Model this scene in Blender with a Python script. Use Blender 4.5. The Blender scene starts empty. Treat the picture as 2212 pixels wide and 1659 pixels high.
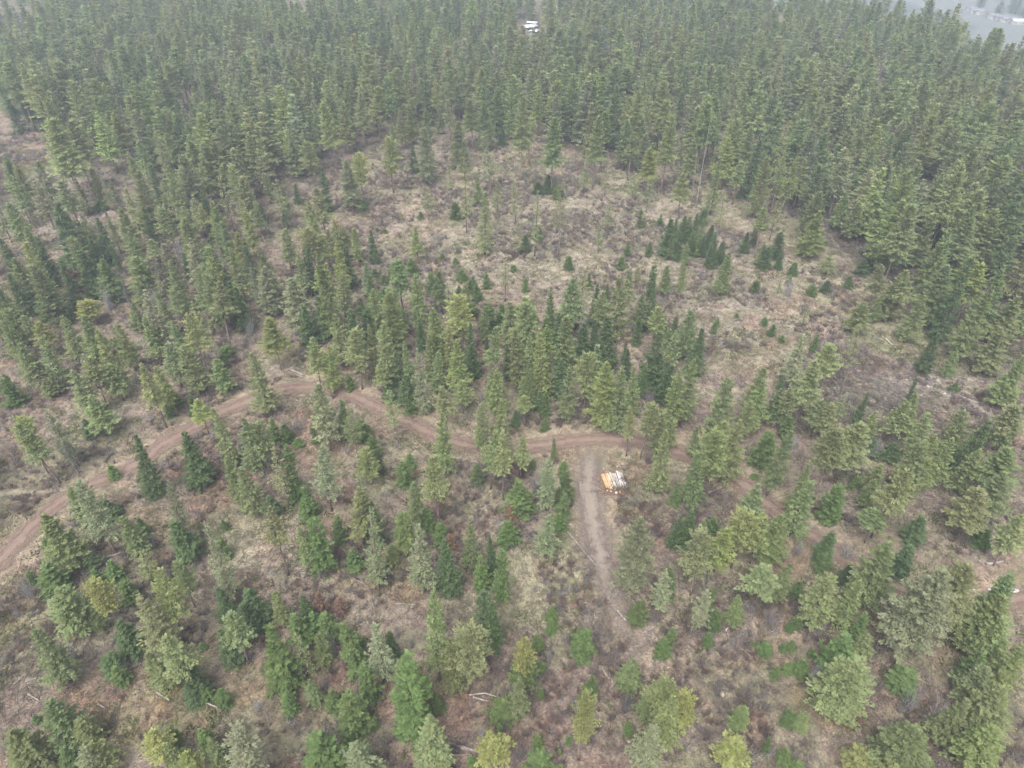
import bpy, math, random
import numpy as np
from mathutils import Vector

# ------------------------------------------------------------------ camera, sky, sun, exposure
S = bpy.context.scene
C = S.collection
CAM_H, PITCH, FPX, CX, CY = 80.0, math.radians(37.8), 1550.0, 1106.0, 829.5   # focal length in px of a 2212 px wide view
cd = bpy.data.cameras.new('camera'); cam = bpy.data.objects.new('camera', cd); C.objects.link(cam)
cam.location = (0, 0, CAM_H); cam.rotation_euler = (math.pi/2 - PITCH, 0, 0)
cd.sensor_width = 36; cd.lens = FPX/2212*36; cd.clip_start = 0.5; cd.clip_end = 9000
S.camera = cam
W = bpy.data.worlds.new("World"); S.world = W; W.use_nodes = True
SUN_EL, SUN_AZ = math.radians(58), math.radians(200)
nt = W.node_tree; bg = nt.nodes['Background']
sky = nt.nodes.new('ShaderNodeTexSky'); sky.sky_type = 'NISHITA'; sky.sun_disc = False
sky.sun_elevation = SUN_EL; sky.sun_rotation = SUN_AZ; sky.dust_density = 4.0; sky.air_density = 1.0
hsv = nt.nodes.new('ShaderNodeHueSaturation'); hsv.inputs['Saturation'].default_value = 0.22   # cloud cover greys the sky
nt.links.new(sky.outputs[0], hsv.inputs['Color']); nt.links.new(hsv.outputs[0], bg.inputs['Color'])
bg.inputs['Strength'].default_value = 0.15
sl = bpy.data.lights.new('sun', 'SUN'); sl.energy = 1.2; sl.angle = math.radians(30); sl.color = (1.0, 0.985, 0.96)
so = bpy.data.objects.new('sun', sl); C.objects.link(so)
so.rotation_euler = (math.pi/2 - SUN_EL, 0, math.pi - SUN_AZ)
S.view_settings.view_transform = 'Standard'; S.view_settings.look = 'None'
S.view_settings.exposure = 1.3; S.view_settings.gamma = 1.0
S.cycles.volume_bounces = 0; S.cycles.max_bounces = 6; S.cycles.diffuse_bounces = 4; S.cycles.transparent_max_bounces = 6

rng = np.random.default_rng(7)
CP, SP = math.cos(PITCH), math.sin(PITCH)

# ------------------------------------------------------------------ noise and terrain
def _hash(ix, iy, s):
    n = (ix.astype(np.int64)*374761393 + iy.astype(np.int64)*668265263 + s*974711) & 0x7fffffff
    n = ((n ^ (n >> 13))*1274126177) & 0x7fffffff
    return ((n ^ (n >> 16)) & 0xffff)/65535.0
def vnoise(x, y, s=0):
    x = np.asarray(x, float); y = np.asarray(y, float)
    ix, iy = np.floor(x), np.floor(y); fx, fy = x-ix, y-iy
    fx = fx*fx*(3-2*fx); fy = fy*fy*(3-2*fy)
    a, b, c, d = _hash(ix, iy, s), _hash(ix+1, iy, s), _hash(ix, iy+1, s), _hash(ix+1, iy+1, s)
    return (a*(1-fx)+b*fx)*(1-fy)+(c*(1-fx)+d*fx)*fy
def fbm(x, y, s=0, o=4):
    v = 0; a = .5
    for k in range(o):
        v = v + a*vnoise(x*2**k, y*2**k, s+k*17); a *= .5
    return v/(1-.5**o)
def sstep(a, b, x):
    t = np.clip((x-a)/(b-a), 0, 1); return t*t*(3-2*t)
def crest(x, y):                      # metres beyond the crest where the hill falls to the valley
    return (x-202)*.931+(y-310)*.366
def ground(x, y):
    x = np.asarray(x, float); y = np.asarray(y, float)
    z = (fbm(x/45+3, y/45+9, 5, 3)-.5)*3.2 + (fbm(x/9, y/9, 8, 2)-.5)*.5
    far = sstep(600, 900, np.hypot(x, y))
    return z*(1-far) - 60*sstep(0, 110, crest(x, y)) - 6*sstep(420, 900, y)
def hit(px, py):                      # where the view line through photo point (px, py) meets the ground
    u, v = (px-CX)/FPX, (CY-py)/FPX
    dx, dy, dz = u, CP+v*SP, -SP+v*CP
    z = 0.0
    for _ in range(25):
        t = (z-CAM_H)/dz; z = z*.4+.6*float(ground(dx*t, dy*t))
    return dx*t, dy*t, z
def proj(x, y, z):
    x = np.asarray(x, float); z = np.asarray(z, float)-CAM_H
    d = y*CP - z*SP; up = y*SP + z*CP
    return CX+FPX*x/d, CY-FPX*up/d, d

# ------------------------------------------------------------------ materials
def mat(name):
    m = bpy.data.materials.new(name); m.use_nodes = True
    n = m.node_tree.nodes; n.clear()
    return m, n, m.node_tree.links
def bsdf(n, L, rough=.9, spec=.15):
    o = n.new('ShaderNodeOutputMaterial'); b = n.new('ShaderNodeBsdfPrincipled')
    b.inputs['Roughness'].default_value = rough; b.inputs['Specular IOR Level'].default_value = spec
    L.new(b.outputs[0], o.inputs[0]); return b, o
def mathn(n, L, op, a, b):
    k = n.new('ShaderNodeMath'); k.operation = op
    for i, v in enumerate((a, b)):
        if isinstance(v, (int, float)): k.inputs[i].default_value = v
        else: L.new(v, k.inputs[i])
    return k.outputs[0]
def noise(n, L, scale, det=4, vec=None, rough=.6):
    k = n.new('ShaderNodeTexNoise'); k.inputs['Scale'].default_value = scale; k.inputs['Detail'].default_value = det
    k.inputs['Roughness'].default_value = rough
    if vec is not None: L.new(vec, k.inputs['Vector'])
    return k.outputs[0]
def mixc(n, L, f, a, b, mode='MIX'):
    k = n.new('ShaderNodeMix'); k.data_type = 'RGBA'; k.blend_type = mode
    for i, v in ((0, f), (6, a), (7, b)):
        if isinstance(v, (int, float)): k.inputs[i].default_value = v
        elif isinstance(v, tuple): k.inputs[i].default_value = (*v, 1)
        else: L.new(v, k.inputs[i])
    return k.outputs[2]
def ramp(n, L, f, a, b):
    k = n.new('ShaderNodeMapRange'); k.inputs['From Min'].default_value = a; k.inputs['From Max'].default_value = b
    L.new(f, k.inputs['Value']); return k.outputs[0]

def foliage_material(name):
    m, n, L = mat(name)
    oi = n.new('ShaderNodeObjectInfo'); at = n.new('ShaderNodeAttribute'); at.attribute_name = 'tint'
    col = mixc(n, L, 1.0, oi.outputs['Color'], at.outputs['Color'], 'MULTIPLY')
    o = n.new('ShaderNodeOutputMaterial')
    d = n.new('ShaderNodeBsdfDiffuse'); t = n.new('ShaderNodeBsdfTranslucent'); x = n.new('ShaderNodeMixShader')
    L.new(col, d.inputs[0]); L.new(col, t.inputs[0]); x.inputs[0].default_value = .5
    L.new(d.outputs[0], x.inputs[1]); L.new(t.outputs[0], x.inputs[2]); L.new(x.outputs[0], o.inputs[0])
    return m
M_FOL = foliage_material('needles')
M_DRY = foliage_material('dry_stems')
def bark_material():
    m, n, L = mat('bark'); b, o = bsdf(n, L, .95, .1)
    oi = n.new('ShaderNodeObjectInfo'); tc = n.new('ShaderNodeTexCoord')
    f = noise(n, L, 3, 4, tc.outputs['Object'])
    at = n.new('ShaderNodeAttribute'); at.attribute_name = 'tint'
    c = mixc(n, L, ramp(n, L, f, .35, .65), (.55, .5, .5), (1.25, 1.2, 1.15))
    c = mixc(n, L, 1.0, c, oi.outputs['Color'], 'MULTIPLY'); c = mixc(n, L, 1.0, c, at.outputs['Color'], 'MULTIPLY')
    L.new(c, b.inputs['Base Color']); return m
M_BARK = bark_material()
def ground_material():
    m, n, L = mat('forest_ground'); b, o = bsdf(n, L, 1, .05)
    at = n.new('ShaderNodeAttribute'); at.attribute_name = 'tint'
    g = n.new('ShaderNodeNewGeometry').outputs['Position']
    n1 = noise(n, L, .9, 6, g, .7); n2 = noise(n, L, 4.5, 5, g, .75); n3 = noise(n, L, .17, 4, g)
    c = mixc(n, L, ramp(n, L, n1, .38, .62), (.62, .58, .60), (1.32, 1.30, 1.22))
    c = mixc(n, L, 1.0, at.outputs['Color'], c, 'MULTIPLY')
    c2 = mixc(n, L, ramp(n, L, n2, .35, .65), (.6, .57, .57), (1.4, 1.42, 1.4))
    c = mixc(n, L, 1.0, c, c2, 'MULTIPLY')
    c = mixc(n, L, mathn(n, L, 'MULTIPLY', ramp(n, L, n3, .5, .66), .55), c, (.165, .17, .10))
    n4 = noise(n, L, .55, 5, g, .7)
    c = mixc(n, L, mathn(n, L, 'MULTIPLY', ramp(n, L, n4, .58, .7), .3), c, (.24, .14, .10))
    L.new(c, b.inputs['Base Color'])
    bp = n.new('ShaderNodeBump'); bp.inputs['Strength'].default_value = .8; bp.inputs['Distance'].default_value = .25
    L.new(n2, bp.inputs['Height']); L.new(bp.outputs[0], b.inputs['Normal'])
    return m
def road_material(name, dirt, grass, edge=.25, centre=.6, fade=None):
    m, n, L = mat(name); b, o = bsdf(n, L, 1, .05)
    uv = n.new('ShaderNodeUVMap'); sx = n.new('ShaderNodeSeparateXYZ'); L.new(uv.outputs[0], sx.inputs[0])
    g = n.new('ShaderNodeNewGeometry').outputs['Position']
    n1 = noise(n, L, .7, 5, g, .7); n2 = noise(n, L, 5, 4, g, .7)
    u = mathn(n, L, 'ABSOLUTE', mathn(n, L, 'SUBTRACT', sx.outputs[0], .5), 0)      # 0 centre .. .5 edge
    wob = mathn(n, L, 'MULTIPLY', mathn(n, L, 'SUBTRACT', n1, .5), .62)
    uw = mathn(n, L, 'ADD', u, wob)
    c = mixc(n, L, ramp(n, L, n2, .35, .65), tuple(v*.8 for v in dirt), tuple(v*1.22 for v in dirt))
    # centre strip and verge
    st = n.new('ShaderNodeMapping'); st.inputs['Scale'].default_value = (26, .35, 1); L.new(uv.outputs[0], st.inputs[0])
    c = mixc(n, L, 1.0, c, mixc(n, L, ramp(n, L, noise(n, L, 1.0, 3, st.outputs[0], .6), .35, .65), (.78, .77, .76), (1.2, 1.2, 1.2)), 'MULTIPLY')
    rut = mathn(n, L, 'ABSOLUTE', mathn(n, L, 'SUBTRACT', uw, .19), 0)
    c = mixc(n, L, mathn(n, L, 'MULTIPLY', ramp(n, L, rut, .05, .17), centre), c, grass)
    c = mixc(n, L, mathn(n, L, 'MULTIPLY', ramp(n, L, rut, .06, .0), .6), c, tuple(v*.6 for v in dirt))
    L.new(c, b.inputs['Base Color'])
    a = ramp(n, L, uw, .5, .5-edge)
    if fade:
        yw = mathn(n, L, 'ADD', sx.outputs[1], mathn(n, L, 'MULTIPLY', mathn(n, L, 'SUBTRACT', n1, .5), 14))
        a = mathn(n, L, 'MULTIPLY', a, mathn(n, L, 'MULTIPLY', ramp(n, L, yw, fade[1], fade[1]-18), ramp(n, L, yw, fade[0]-3, fade[0]+3)))
    L.new(a, b.inputs['Alpha'])
    bp = n.new('ShaderNodeBump'); bp.inputs['Strength'].default_value = .5; bp.inputs['Distance'].default_value = .15
    L.new(n2, bp.inputs['Height']); L.new(bp.outputs[0], b.inputs['Normal'])
    return m
def plain(name, col, rough=.8, var=.25, scale=4.0):
    m, n, L = mat(name); b, o = bsdf(n, L, rough, .3)
    tc = n.new('ShaderNodeTexCoord'); f = noise(n, L, scale, 5, tc.outputs['Object'], .7)
    c = mixc(n, L, ramp(n, L, f, .3, .7), tuple(v*(1-var) for v in col), tuple(min(1, v*(1+var)) for v in col))
    L.new(c, b.inputs['Base Color']); return m

# ------------------------------------------------------------------ mesh helpers
def mesh_np(name, V, F, m, tint=None, smooth=False):
    """V (n,3), F (k,3 or 4) ints, tint per vertex (n,3)"""
    V = np.asarray(V, np.float32); F = np.asarray(F, np.int32)
    me = bpy.data.meshes.new(name); k = F.shape[1]
    me.vertices.add(len(V)); me.vertices.foreach_set('co', V.ravel())
    me.loops.add(F.size); me.loops.foreach_set('vertex_index', F.ravel())
    me.polygons.add(len(F)); me.polygons.foreach_set('loop_start', np.arange(0, F.size, k, dtype=np.int32))
    me.polygons.foreach_set('loop_total', np.full(len(F), k, np.int32))
    if smooth: me.polygons.foreach_set('use_smooth', np.ones(len(F), bool))
    me.update(calc_edges=True)
    a = me.color_attributes.new('tint', 'FLOAT_COLOR', 'POINT')
    t = np.ones((len(V), 4), np.float32)
    if tint is not None: t[:, :3] = tint
    a.data.foreach_set('color', t.ravel())
    if m: me.materials.append(m)
    return me
def obj(name, me, parent=None, color=None, **p):
    o = bpy.data.objects.new(name, me); C.objects.link(o)
    if parent: o.parent = parent
    if color is not None: o.color = (*color, 1)
    for k, v in p.items(): o[k] = v
    return o

def tube(pts, rad, sides=6, tone=1.0):
    """closed tapered tube along pts -> V, F(tri), T"""
    pts = np.asarray(pts, float); n = len(pts); V = []; F = []
    for i in range(n):
        d = pts[min(i+1, n-1)]-pts[max(i-1, 0)]; d /= np.linalg.norm(d)+1e-9
        a = np.cross(d, [0, 0, 1.0] if abs(d[2]) < .9 else [1.0, 0, 0]); a /= np.linalg.norm(a); b = np.cross(d, a)
        for k in range(sides):
            th = 2*math.pi*k/sides; V.append(pts[i]+rad[i]*(a*math.cos(th)+b*math.sin(th)))
    for i in range(n-1):
        for k in range(sides):
            p, q = i*sides+k, i*sides+(k+1) % sides
            F += [(p, q, q+sides), (p, q+sides, p+sides)]
    for i, c in ((0, 0), (n-1, (n-1)*sides)):
        for k in range(1, sides-1): F.append((c, c+k+1, c+k) if i == 0 else (c, c+k, c+k+1))
    V = np.array(V); return V, np.array(F), np.full((len(V), 3), tone)
def join(parts):
    V, F, T = [], [], []; o = 0
    for v, f, t in parts:
        V.append(v); F.append(f+o); T.append(t); o += len(v)
    return np.concatenate(V), np.concatenate(F), np.concatenate(T)
def sticks(P, Q, w, tone):
    """thin three-sided sticks from P to Q (n,3); w width (n,) -> each a slim closed spike"""
    P = np.asarray(P, float); Q = np.asarray(Q, float); d = Q-P; ln = np.linalg.norm(d, axis=1, keepdims=True)+1e-9; d = d/ln
    ref = np.where(np.abs(d[:, 2:3]) < .9, np.array([[0, 0, 1.0]]), np.array([[1.0, 0, 0]]))
    a = np.cross(d, ref); a /= np.linalg.norm(a, axis=1, keepdims=True)+1e-9; b = np.cross(d, a)
    w = np.asarray(w)[:, None]
    v0 = P+a*w*.5; v1 = P-a*w*.25+b*w*.43; v2 = P-a*w*.25-b*w*.43; v3 = Q
    V = np.stack([v0, v1, v2, v3], 1).reshape(-1, 3); i = np.arange(len(P))[:, None]*4
    F = np.stack([i+np.array([0, 1, 3]), i+np.array([1, 2, 3]), i+np.array([2, 0, 3])], 1).reshape(-1, 3)
    T = np.repeat(np.asarray(tone, float).reshape(len(P), -1)*np.ones((1, 3)), 4, 0)
    return V, F, T
def scatter(templates, idx, loc, rot, scl, col):
    """one big mesh of transformed copies (only for what nobody could count)"""
    Vs, Fs, Ts = [], [], []; o = 0
    for k, (v, f, t) in enumerate(templates):
        s = np.where(idx == k)[0]
        if not len(s): continue
        c, n = np.cos(rot[s]), np.sin(rot[s])
        x = v[None, :, 0]*scl[s, 0:1]; y = v[None, :, 1]*scl[s, 0:1]; z = v[None, :, 2]*scl[s, 1:2]
        X = x*c[:, None]-y*n[:, None]+loc[s, 0:1]; Y = x*n[:, None]+y*c[:, None]+loc[s, 1:2]; Z = z+loc[s, 2:3]
        Vs.append(np.stack([X, Y, Z], 2).reshape(-1, 3))
        Fs.append((f[None]+(np.arange(len(s))*len(v))[:, None, None]+o).reshape(-1, 3))
        Ts.append((t[None]*col[s][:, None, :]).reshape(-1, 3)); o += len(s)*len(v)
    return np.concatenate(Vs), np.concatenate(Fs), np.concatenate(Ts)

# ------------------------------------------------------------------ tree templates (10 m tall, 2 m crown radius)
def crown(seed, base=.15, lay=30, per=8, prof='cone', ncl=10, clump=.34, cw=.15, droop=.25, lift=.5, gap=.1, R=2.0, H=10.0, rag=.3, rust=0, calm=.7):
    g = np.random.default_rng(seed); P = []; D = []; T = []; Wd = []; Ln = []
    lean = g.normal(0, .05, 2)
    for i in range(lay):
        t = (i+g.random()*.8)/lay
        if prof == 'cone': r = (1-t)**.85*(.75+.25*min(1, t*6))
        elif prof == 'pine': r = math.sin(math.pi*min(1, .22+.78*t)**1.15)**.75*.95+.03
        elif prof == 'col': r = min(1, (1-t)*1.9)**.8*(.7+.3*min(1, t*4))
        elif prof == 'ogive': r = (1-t)**.62*(.72+.28*min(1, t*5))
        elif prof == 'dome': r = math.sqrt(max(0, 1-t**2.2))*.95
        r = r*R+.12
        z = H*(base+(1-base)*t*.985)
        nb = max(3, int(per*(.45+.55*r/R)))
        a0 = g.random()*6.28; lt = g.uniform(1-rag*.8, 1+rag*.35)
        for k in range(nb):
            if g.random() < gap: continue
            az = a0+6.283*k/nb+g.normal(0, .25); L = r*lt*g.uniform(1-rag, 1+rag*.4)
            sl = -droop*(1-t)+lift*t**1.3+g.normal(0, .12)
            n = max(3, int(ncl*1.25*(.3+.7*L/R)))
            s = g.uniform(.12, 1, n)**.75; lat = g.uniform(-1, 1, n)*.38*L*(1.05-s)**.7
            o = np.array([math.cos(az), math.sin(az), 0]); q = np.array([-o[1], o[0], 0])
            zz = z+s*L*sl+ .12*L*s**2 + g.normal(0, .05, n)
            p = o*(s*L)[:, None]+q*lat[:, None]; p[:, 2] = zz; p[:, :2] += lean*t
            d = o*.9+q*(np.sign(lat)*g.uniform(.1, .9, n))[:, None]+np.array([0, 0, 1.])*(sl+g.normal(.1, .35*calm, n))[:, None]
            P.append(p); D.append(d); T.append(np.full(n, 1+calm*g.uniform(-.26, .24))*(1+calm*g.uniform(-.2, .2, n)))
            Ln.append(clump*g.uniform(.7, 1.4, n)); Wd.append(cw*g.uniform(.7, 1.4, n))
    P = np.concatenate(P); D = np.concatenate(D); T = np.concatenate(T); Ln = np.concatenate(Ln)[:, None]; Wd = np.concatenate(Wd)[:, None]
    D /= np.linalg.norm(D, axis=1, keepdims=True)
    s = np.cross(D, g.normal(0, .45*calm, P.shape)+np.array([0, 0, 1.])); s /= np.linalg.norm(s, axis=1, keepdims=True)+1e-9
    u = np.cross(s, D)
    V = np.stack([P-D*Ln*.35-s*Wd*.1, P+s*Wd*.62-u*.04, P+D*Ln*.65, P-s*Wd*.62-u*.04], 1).reshape(-1, 3)
    V[:, 2] = np.clip(V[:, 2], .03, None)
    i = np.arange(len(P))[:, None]*4
    F = np.stack([i+np.array([0, 1, 2]), i+np.array([0, 2, 3])], 1).reshape(-1, 3)
    T = np.repeat(T[:, None]*np.ones(3)*np.stack([g.uniform(.94, 1.08, len(T)), np.ones(len(T)), g.uniform(.9, 1.1, len(T))], 1), 4, 0)
    if rust:                                     # some branchlets with dead brown needles
        rb = np.repeat(g.random(len(P)) < rust, 4); T[rb] *= np.array([1.7, .95, .9])
    return V, F, T
def trunk(seed, H=10.0, r=.14, limbs=22, lo=.12, hi=.95, limb=.8, sides=7, lw=.035):
    g = np.random.default_rng(seed)
    n = 9; zs = np.linspace(0, H*.985, n); off = np.cumsum(g.normal(0, .035, (n, 2)), 0); off[0] = 0
    pts = np.column_stack([off, zs]); pts[0, 2] = -.35
    rad = r*(1-zs/H*.93)**.9+.012; rad[0] = r*1.35
    parts = [tube(pts, rad, sides)]
    if limbs:
        z = g.uniform(lo, hi, limbs)*H; az = g.uniform(0, 6.283, limbs); L = limb*g.uniform(.35, 1.3, limbs)*np.clip(1.25-z/H, .2, 1)
        P = np.column_stack([np.interp(z, zs, pts[:, 0]), np.interp(z, zs, pts[:, 1]), z])
        Q = P+np.column_stack([np.cos(az)*L, np.sin(az)*L, L*g.uniform(-.3, .25, limbs)])
        parts.append(sticks(P, Q, np.full(limbs, lw)*g.uniform(.7, 1.4, limbs), g.uniform(.9, 1.3, limbs)))
    return join(parts)
def dead_branches(seed, H=10.0, n=70, L=1.4, lo=.15, up=.0, w=.05, sub=3):
    g = np.random.default_rng(seed)
    z = g.uniform(lo, .98, n)*H; az = g.uniform(0, 6.283, n); l = L*g.uniform(.5, 1.2, n)*np.clip(1.15-z/H, .1, 1)
    P = np.column_stack([np.zeros(n), np.zeros(n), z]); d = np.column_stack([np.cos(az), np.sin(az), g.normal(up, .25, n)])
    Q = P+d*l[:, None]; PP, QQ, ww = [P], [Q], [np.full(n, w)]
    for k in range(sub):
        s = g.uniform(.3, .9, n)[:, None]; B = P+(Q-P)*s; e = d+g.normal(0, .6, d.shape)
        PP.append(B); QQ.append(B+e*(l*.42)[:, None]); ww.append(np.full(n, w*.6))
    P = np.concatenate(PP); return sticks(P, np.concatenate(QQ), np.concatenate(ww), g.uniform(.75, 1.25, len(P)))
def bare_shrub(seed, n=34, H=1.0, sub=5, w=.03, spread=.8):
    g = np.random.default_rng(seed)
    az = g.uniform(0, 6.283, n); tl = g.uniform(.1, 1, n)*spread
    d = np.column_stack([np.cos(az)*tl, np.sin(az)*tl, np.ones(n)]); d /= np.linalg.norm(d, axis=1, keepdims=True)
    P = np.column_stack([g.normal(0, .1, n), g.normal(0, .1, n), np.full(n, -.05)]); l = H*g.uniform(.55, 1.05, n)
    Q = P+d*l[:, None]; PP, QQ, ww = [P], [Q], [np.full(n, w)]
    for k in range(sub):
        s = g.uniform(.35, .95, n)[:, None]; B = P+(Q-P)*s; e = d*.7+g.normal(0, .55, d.shape)
        PP.append(B); QQ.append(B+e*(l*g.uniform(.2, .5, n))[:, None]); ww.append(np.full(n, w*.55))
    P = np.concatenate(PP); return sticks(P, np.concatenate(QQ), np.concatenate(ww), g.uniform(.7, 1.3, len(P)))

def mk(name, arr, m): return mesh_np(name, arr[0], arr[1], m, arr[2])
TPL = {}       # type -> list of (crown mesh, trunk mesh)
def family(t, n, cr, tr):
    TPL[t] = [(mk('crown', crown(100*ord(t)+i, **{k: (v[i % len(v)] if isinstance(v, list) else v) for k, v in cr.items()}), M_FOL),
               mk('trunk', trunk(100*ord(t)+i+50, **tr), M_BARK)) for i in range(n)]
family('p', 9, dict(base=[.42, .5, .36, .55, .45, .4, .48], lay=19, per=9, prof=['ogive', 'cone', 'pine', 'ogive'], ncl=30, clump=.26, cw=.125, droop=.2, lift=.5, gap=.10, rag=.42),
       dict(r=.13, limbs=60, lo=.15, hi=.6, limb=1.0))
family('q', 13, dict(base=[.14, .2, .1, .26, .16, .22, .12, .3, .18], lay=25, per=9, prof=['cone', 'ogive', 'cone'], ncl=28, clump=.245, cw=.12, droop=.28, lift=.5, gap=.07, rag=.36),
       dict(r=.13, limbs=40, lo=.05, hi=.6))
family('g', 6, dict(base=[.2, .14, .28, .2, .3, .1], lay=20, per=9, prof=['ogive', 'cone'], ncl=27, clump=.245, cw=.108, droop=.3, lift=.4, gap=.13, rag=.45),
       dict(r=.14, limbs=110, lo=.08, hi=.9, limb=1.5))
family('w', 5, dict(base=[.3, .4, .2, .35, .25], lay=18, per=7, prof=['cone', 'ogive'], ncl=17, clump=.29, cw=.115, droop=.3, lift=.35, gap=.3, rag=.5),
       dict(r=.10, limbs=70, lo=.1, hi=.9, limb=1.3))
family('f', 6, dict(base=.02, lay=29, per=11, prof=['cone', 'cone', 'ogive'], ncl=28, clump=.25, cw=.125, droop=.32, lift=.35, gap=.10, rag=.42),
       dict(r=.13, limbs=10))
family('v', 7, dict(base=.02, lay=17, per=11, prof=['cone', 'ogive', 'cone', 'ogive', 'dome'], ncl=24, clump=.38, cw=.18, droop=.15, lift=.4, gap=.13, rag=.46),
       dict(r=.2, limbs=8))
family('s', 3, dict(base=.02, lay=14, per=8, prof=['cone', 'dome'], ncl=9, clump=.9, cw=.45, droop=.1, lift=.5, gap=.1, rag=.35),
       dict(r=.22, limbs=5))
for big, k0 in (('P', 'p'), ('Q', 'q'), ('G', 'g')):         # broad old trees: the same needles, more of them
    family(big, 3, dict(base={'P': .4, 'Q': .12, 'G': .16}[big], lay=30, per=12, prof=['ogive', 'cone', 'ogive'], ncl=52, clump=.16, cw=.085, droop=.28, lift=.5, gap=.10, rag=.45), dict(r=.13, limbs=60, lo=.08, hi=.6, limb=1.3))
TPL['y'] = TPL['p']; TPL['r'] = TPL['v']
TPL['d'] = [(mk('branches', dead_branches(900+i, n=90, L=[1.7, 1.3, 2.0, .9][i], lo=[.1, .25, .05, .3][i]), M_DRY), mk('trunk', trunk(950+i, r=.11, limbs=0), M_BARK)) for i in range(4)]
SHRUB = [mk('bare_shrub', bare_shrub(700+i, n=46, w=.028, spread=[.9, 1.2, .6, 1.0][i]), M_DRY) for i in range(4)]

COLS = dict(p=(.300, .338, .158), q=(.262, .310, .142), g=(.292, .325, .190), w=(.280, .316, .155), f=(.142, .200, .092), v=(.170, .240, .092),
            s=(.170, .240, .090), y=(.330, .350, .138), r=(.26, .17, .12), d=(.36, .33, .32))

# ------------------------------------------------------------------ roads (photo points, 2212 px wide view -> ground)
ROADS = {
 'dirt_road': ([(-90,1300),(0,1214),(70,1137),(118,1090),(170,1058),(235,1034),(283,1013),(325,979),(383,943),(425,921),(483,888),(540,867),(587,846),(640,838),(700,836),(745,848),(820,884),(887,914),(937,941),(985,960),(1040,967),(1100,969),(1160,964),(1220,955),(1280,949),(1354,951),(1420,962),(1475,980),(1535,1003),(1580,1030),(1625,1060),(1690,1115),(1745,1152),(1800,1190),(1860,1232),(1950,1275),(2050,1303),(2125,1305),(2230,1290),(2400,1280)], 4.2),
 'spur_track': ([(1284,962),(1277,988),(1271,1020),(1271,1060),(1277,1110),(1285,1155),(1296,1205),(1311,1255),(1328,1305),(1346,1350),(1368,1400),(1392,1450)], 7.2),
 'field_track': ([(175,1056),(120,1062),(60,1064),(0,1068),(-80,1074),(-160,1080)], 5.0),
 'grassy_track': ([(1880,812),(1930,820),(1985,836),(2050,852),(2120,885),(2180,920),(2300,960)], 6.0),
}
def smooth_line(pts, step=.6):
    W2 = np.array([hit(*p)[:2] for p in pts]); d = np.r_[0, np.cumsum(np.linalg.norm(np.diff(W2, axis=0), axis=1))]
    s = np.arange(0, d[-1], step); x = np.interp(s, d, W2[:, 0]); y = np.interp(s, d, W2[:, 1])
    k = np.hanning(13); k /= k.sum()
    xp = np.convolve(np.pad(x, 6, 'edge'), k, 'valid'); yp = np.convolve(np.pad(y, 6, 'edge'), k, 'valid')
    return np.column_stack([xp, yp])
LINES = {k: smooth_line(v[0]) for k, v in ROADS.items()}
def road_dist(x, y, which=('dirt_road', 'spur_track')):
    x = np.atleast_1d(x); y = np.atleast_1d(y); d = np.full(x.shape, 1e9)
    for k in which:
        for p in LINES[k][::3]: d = np.minimum(d, np.hypot(x-p[0], y-p[1]))
    return d

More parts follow.
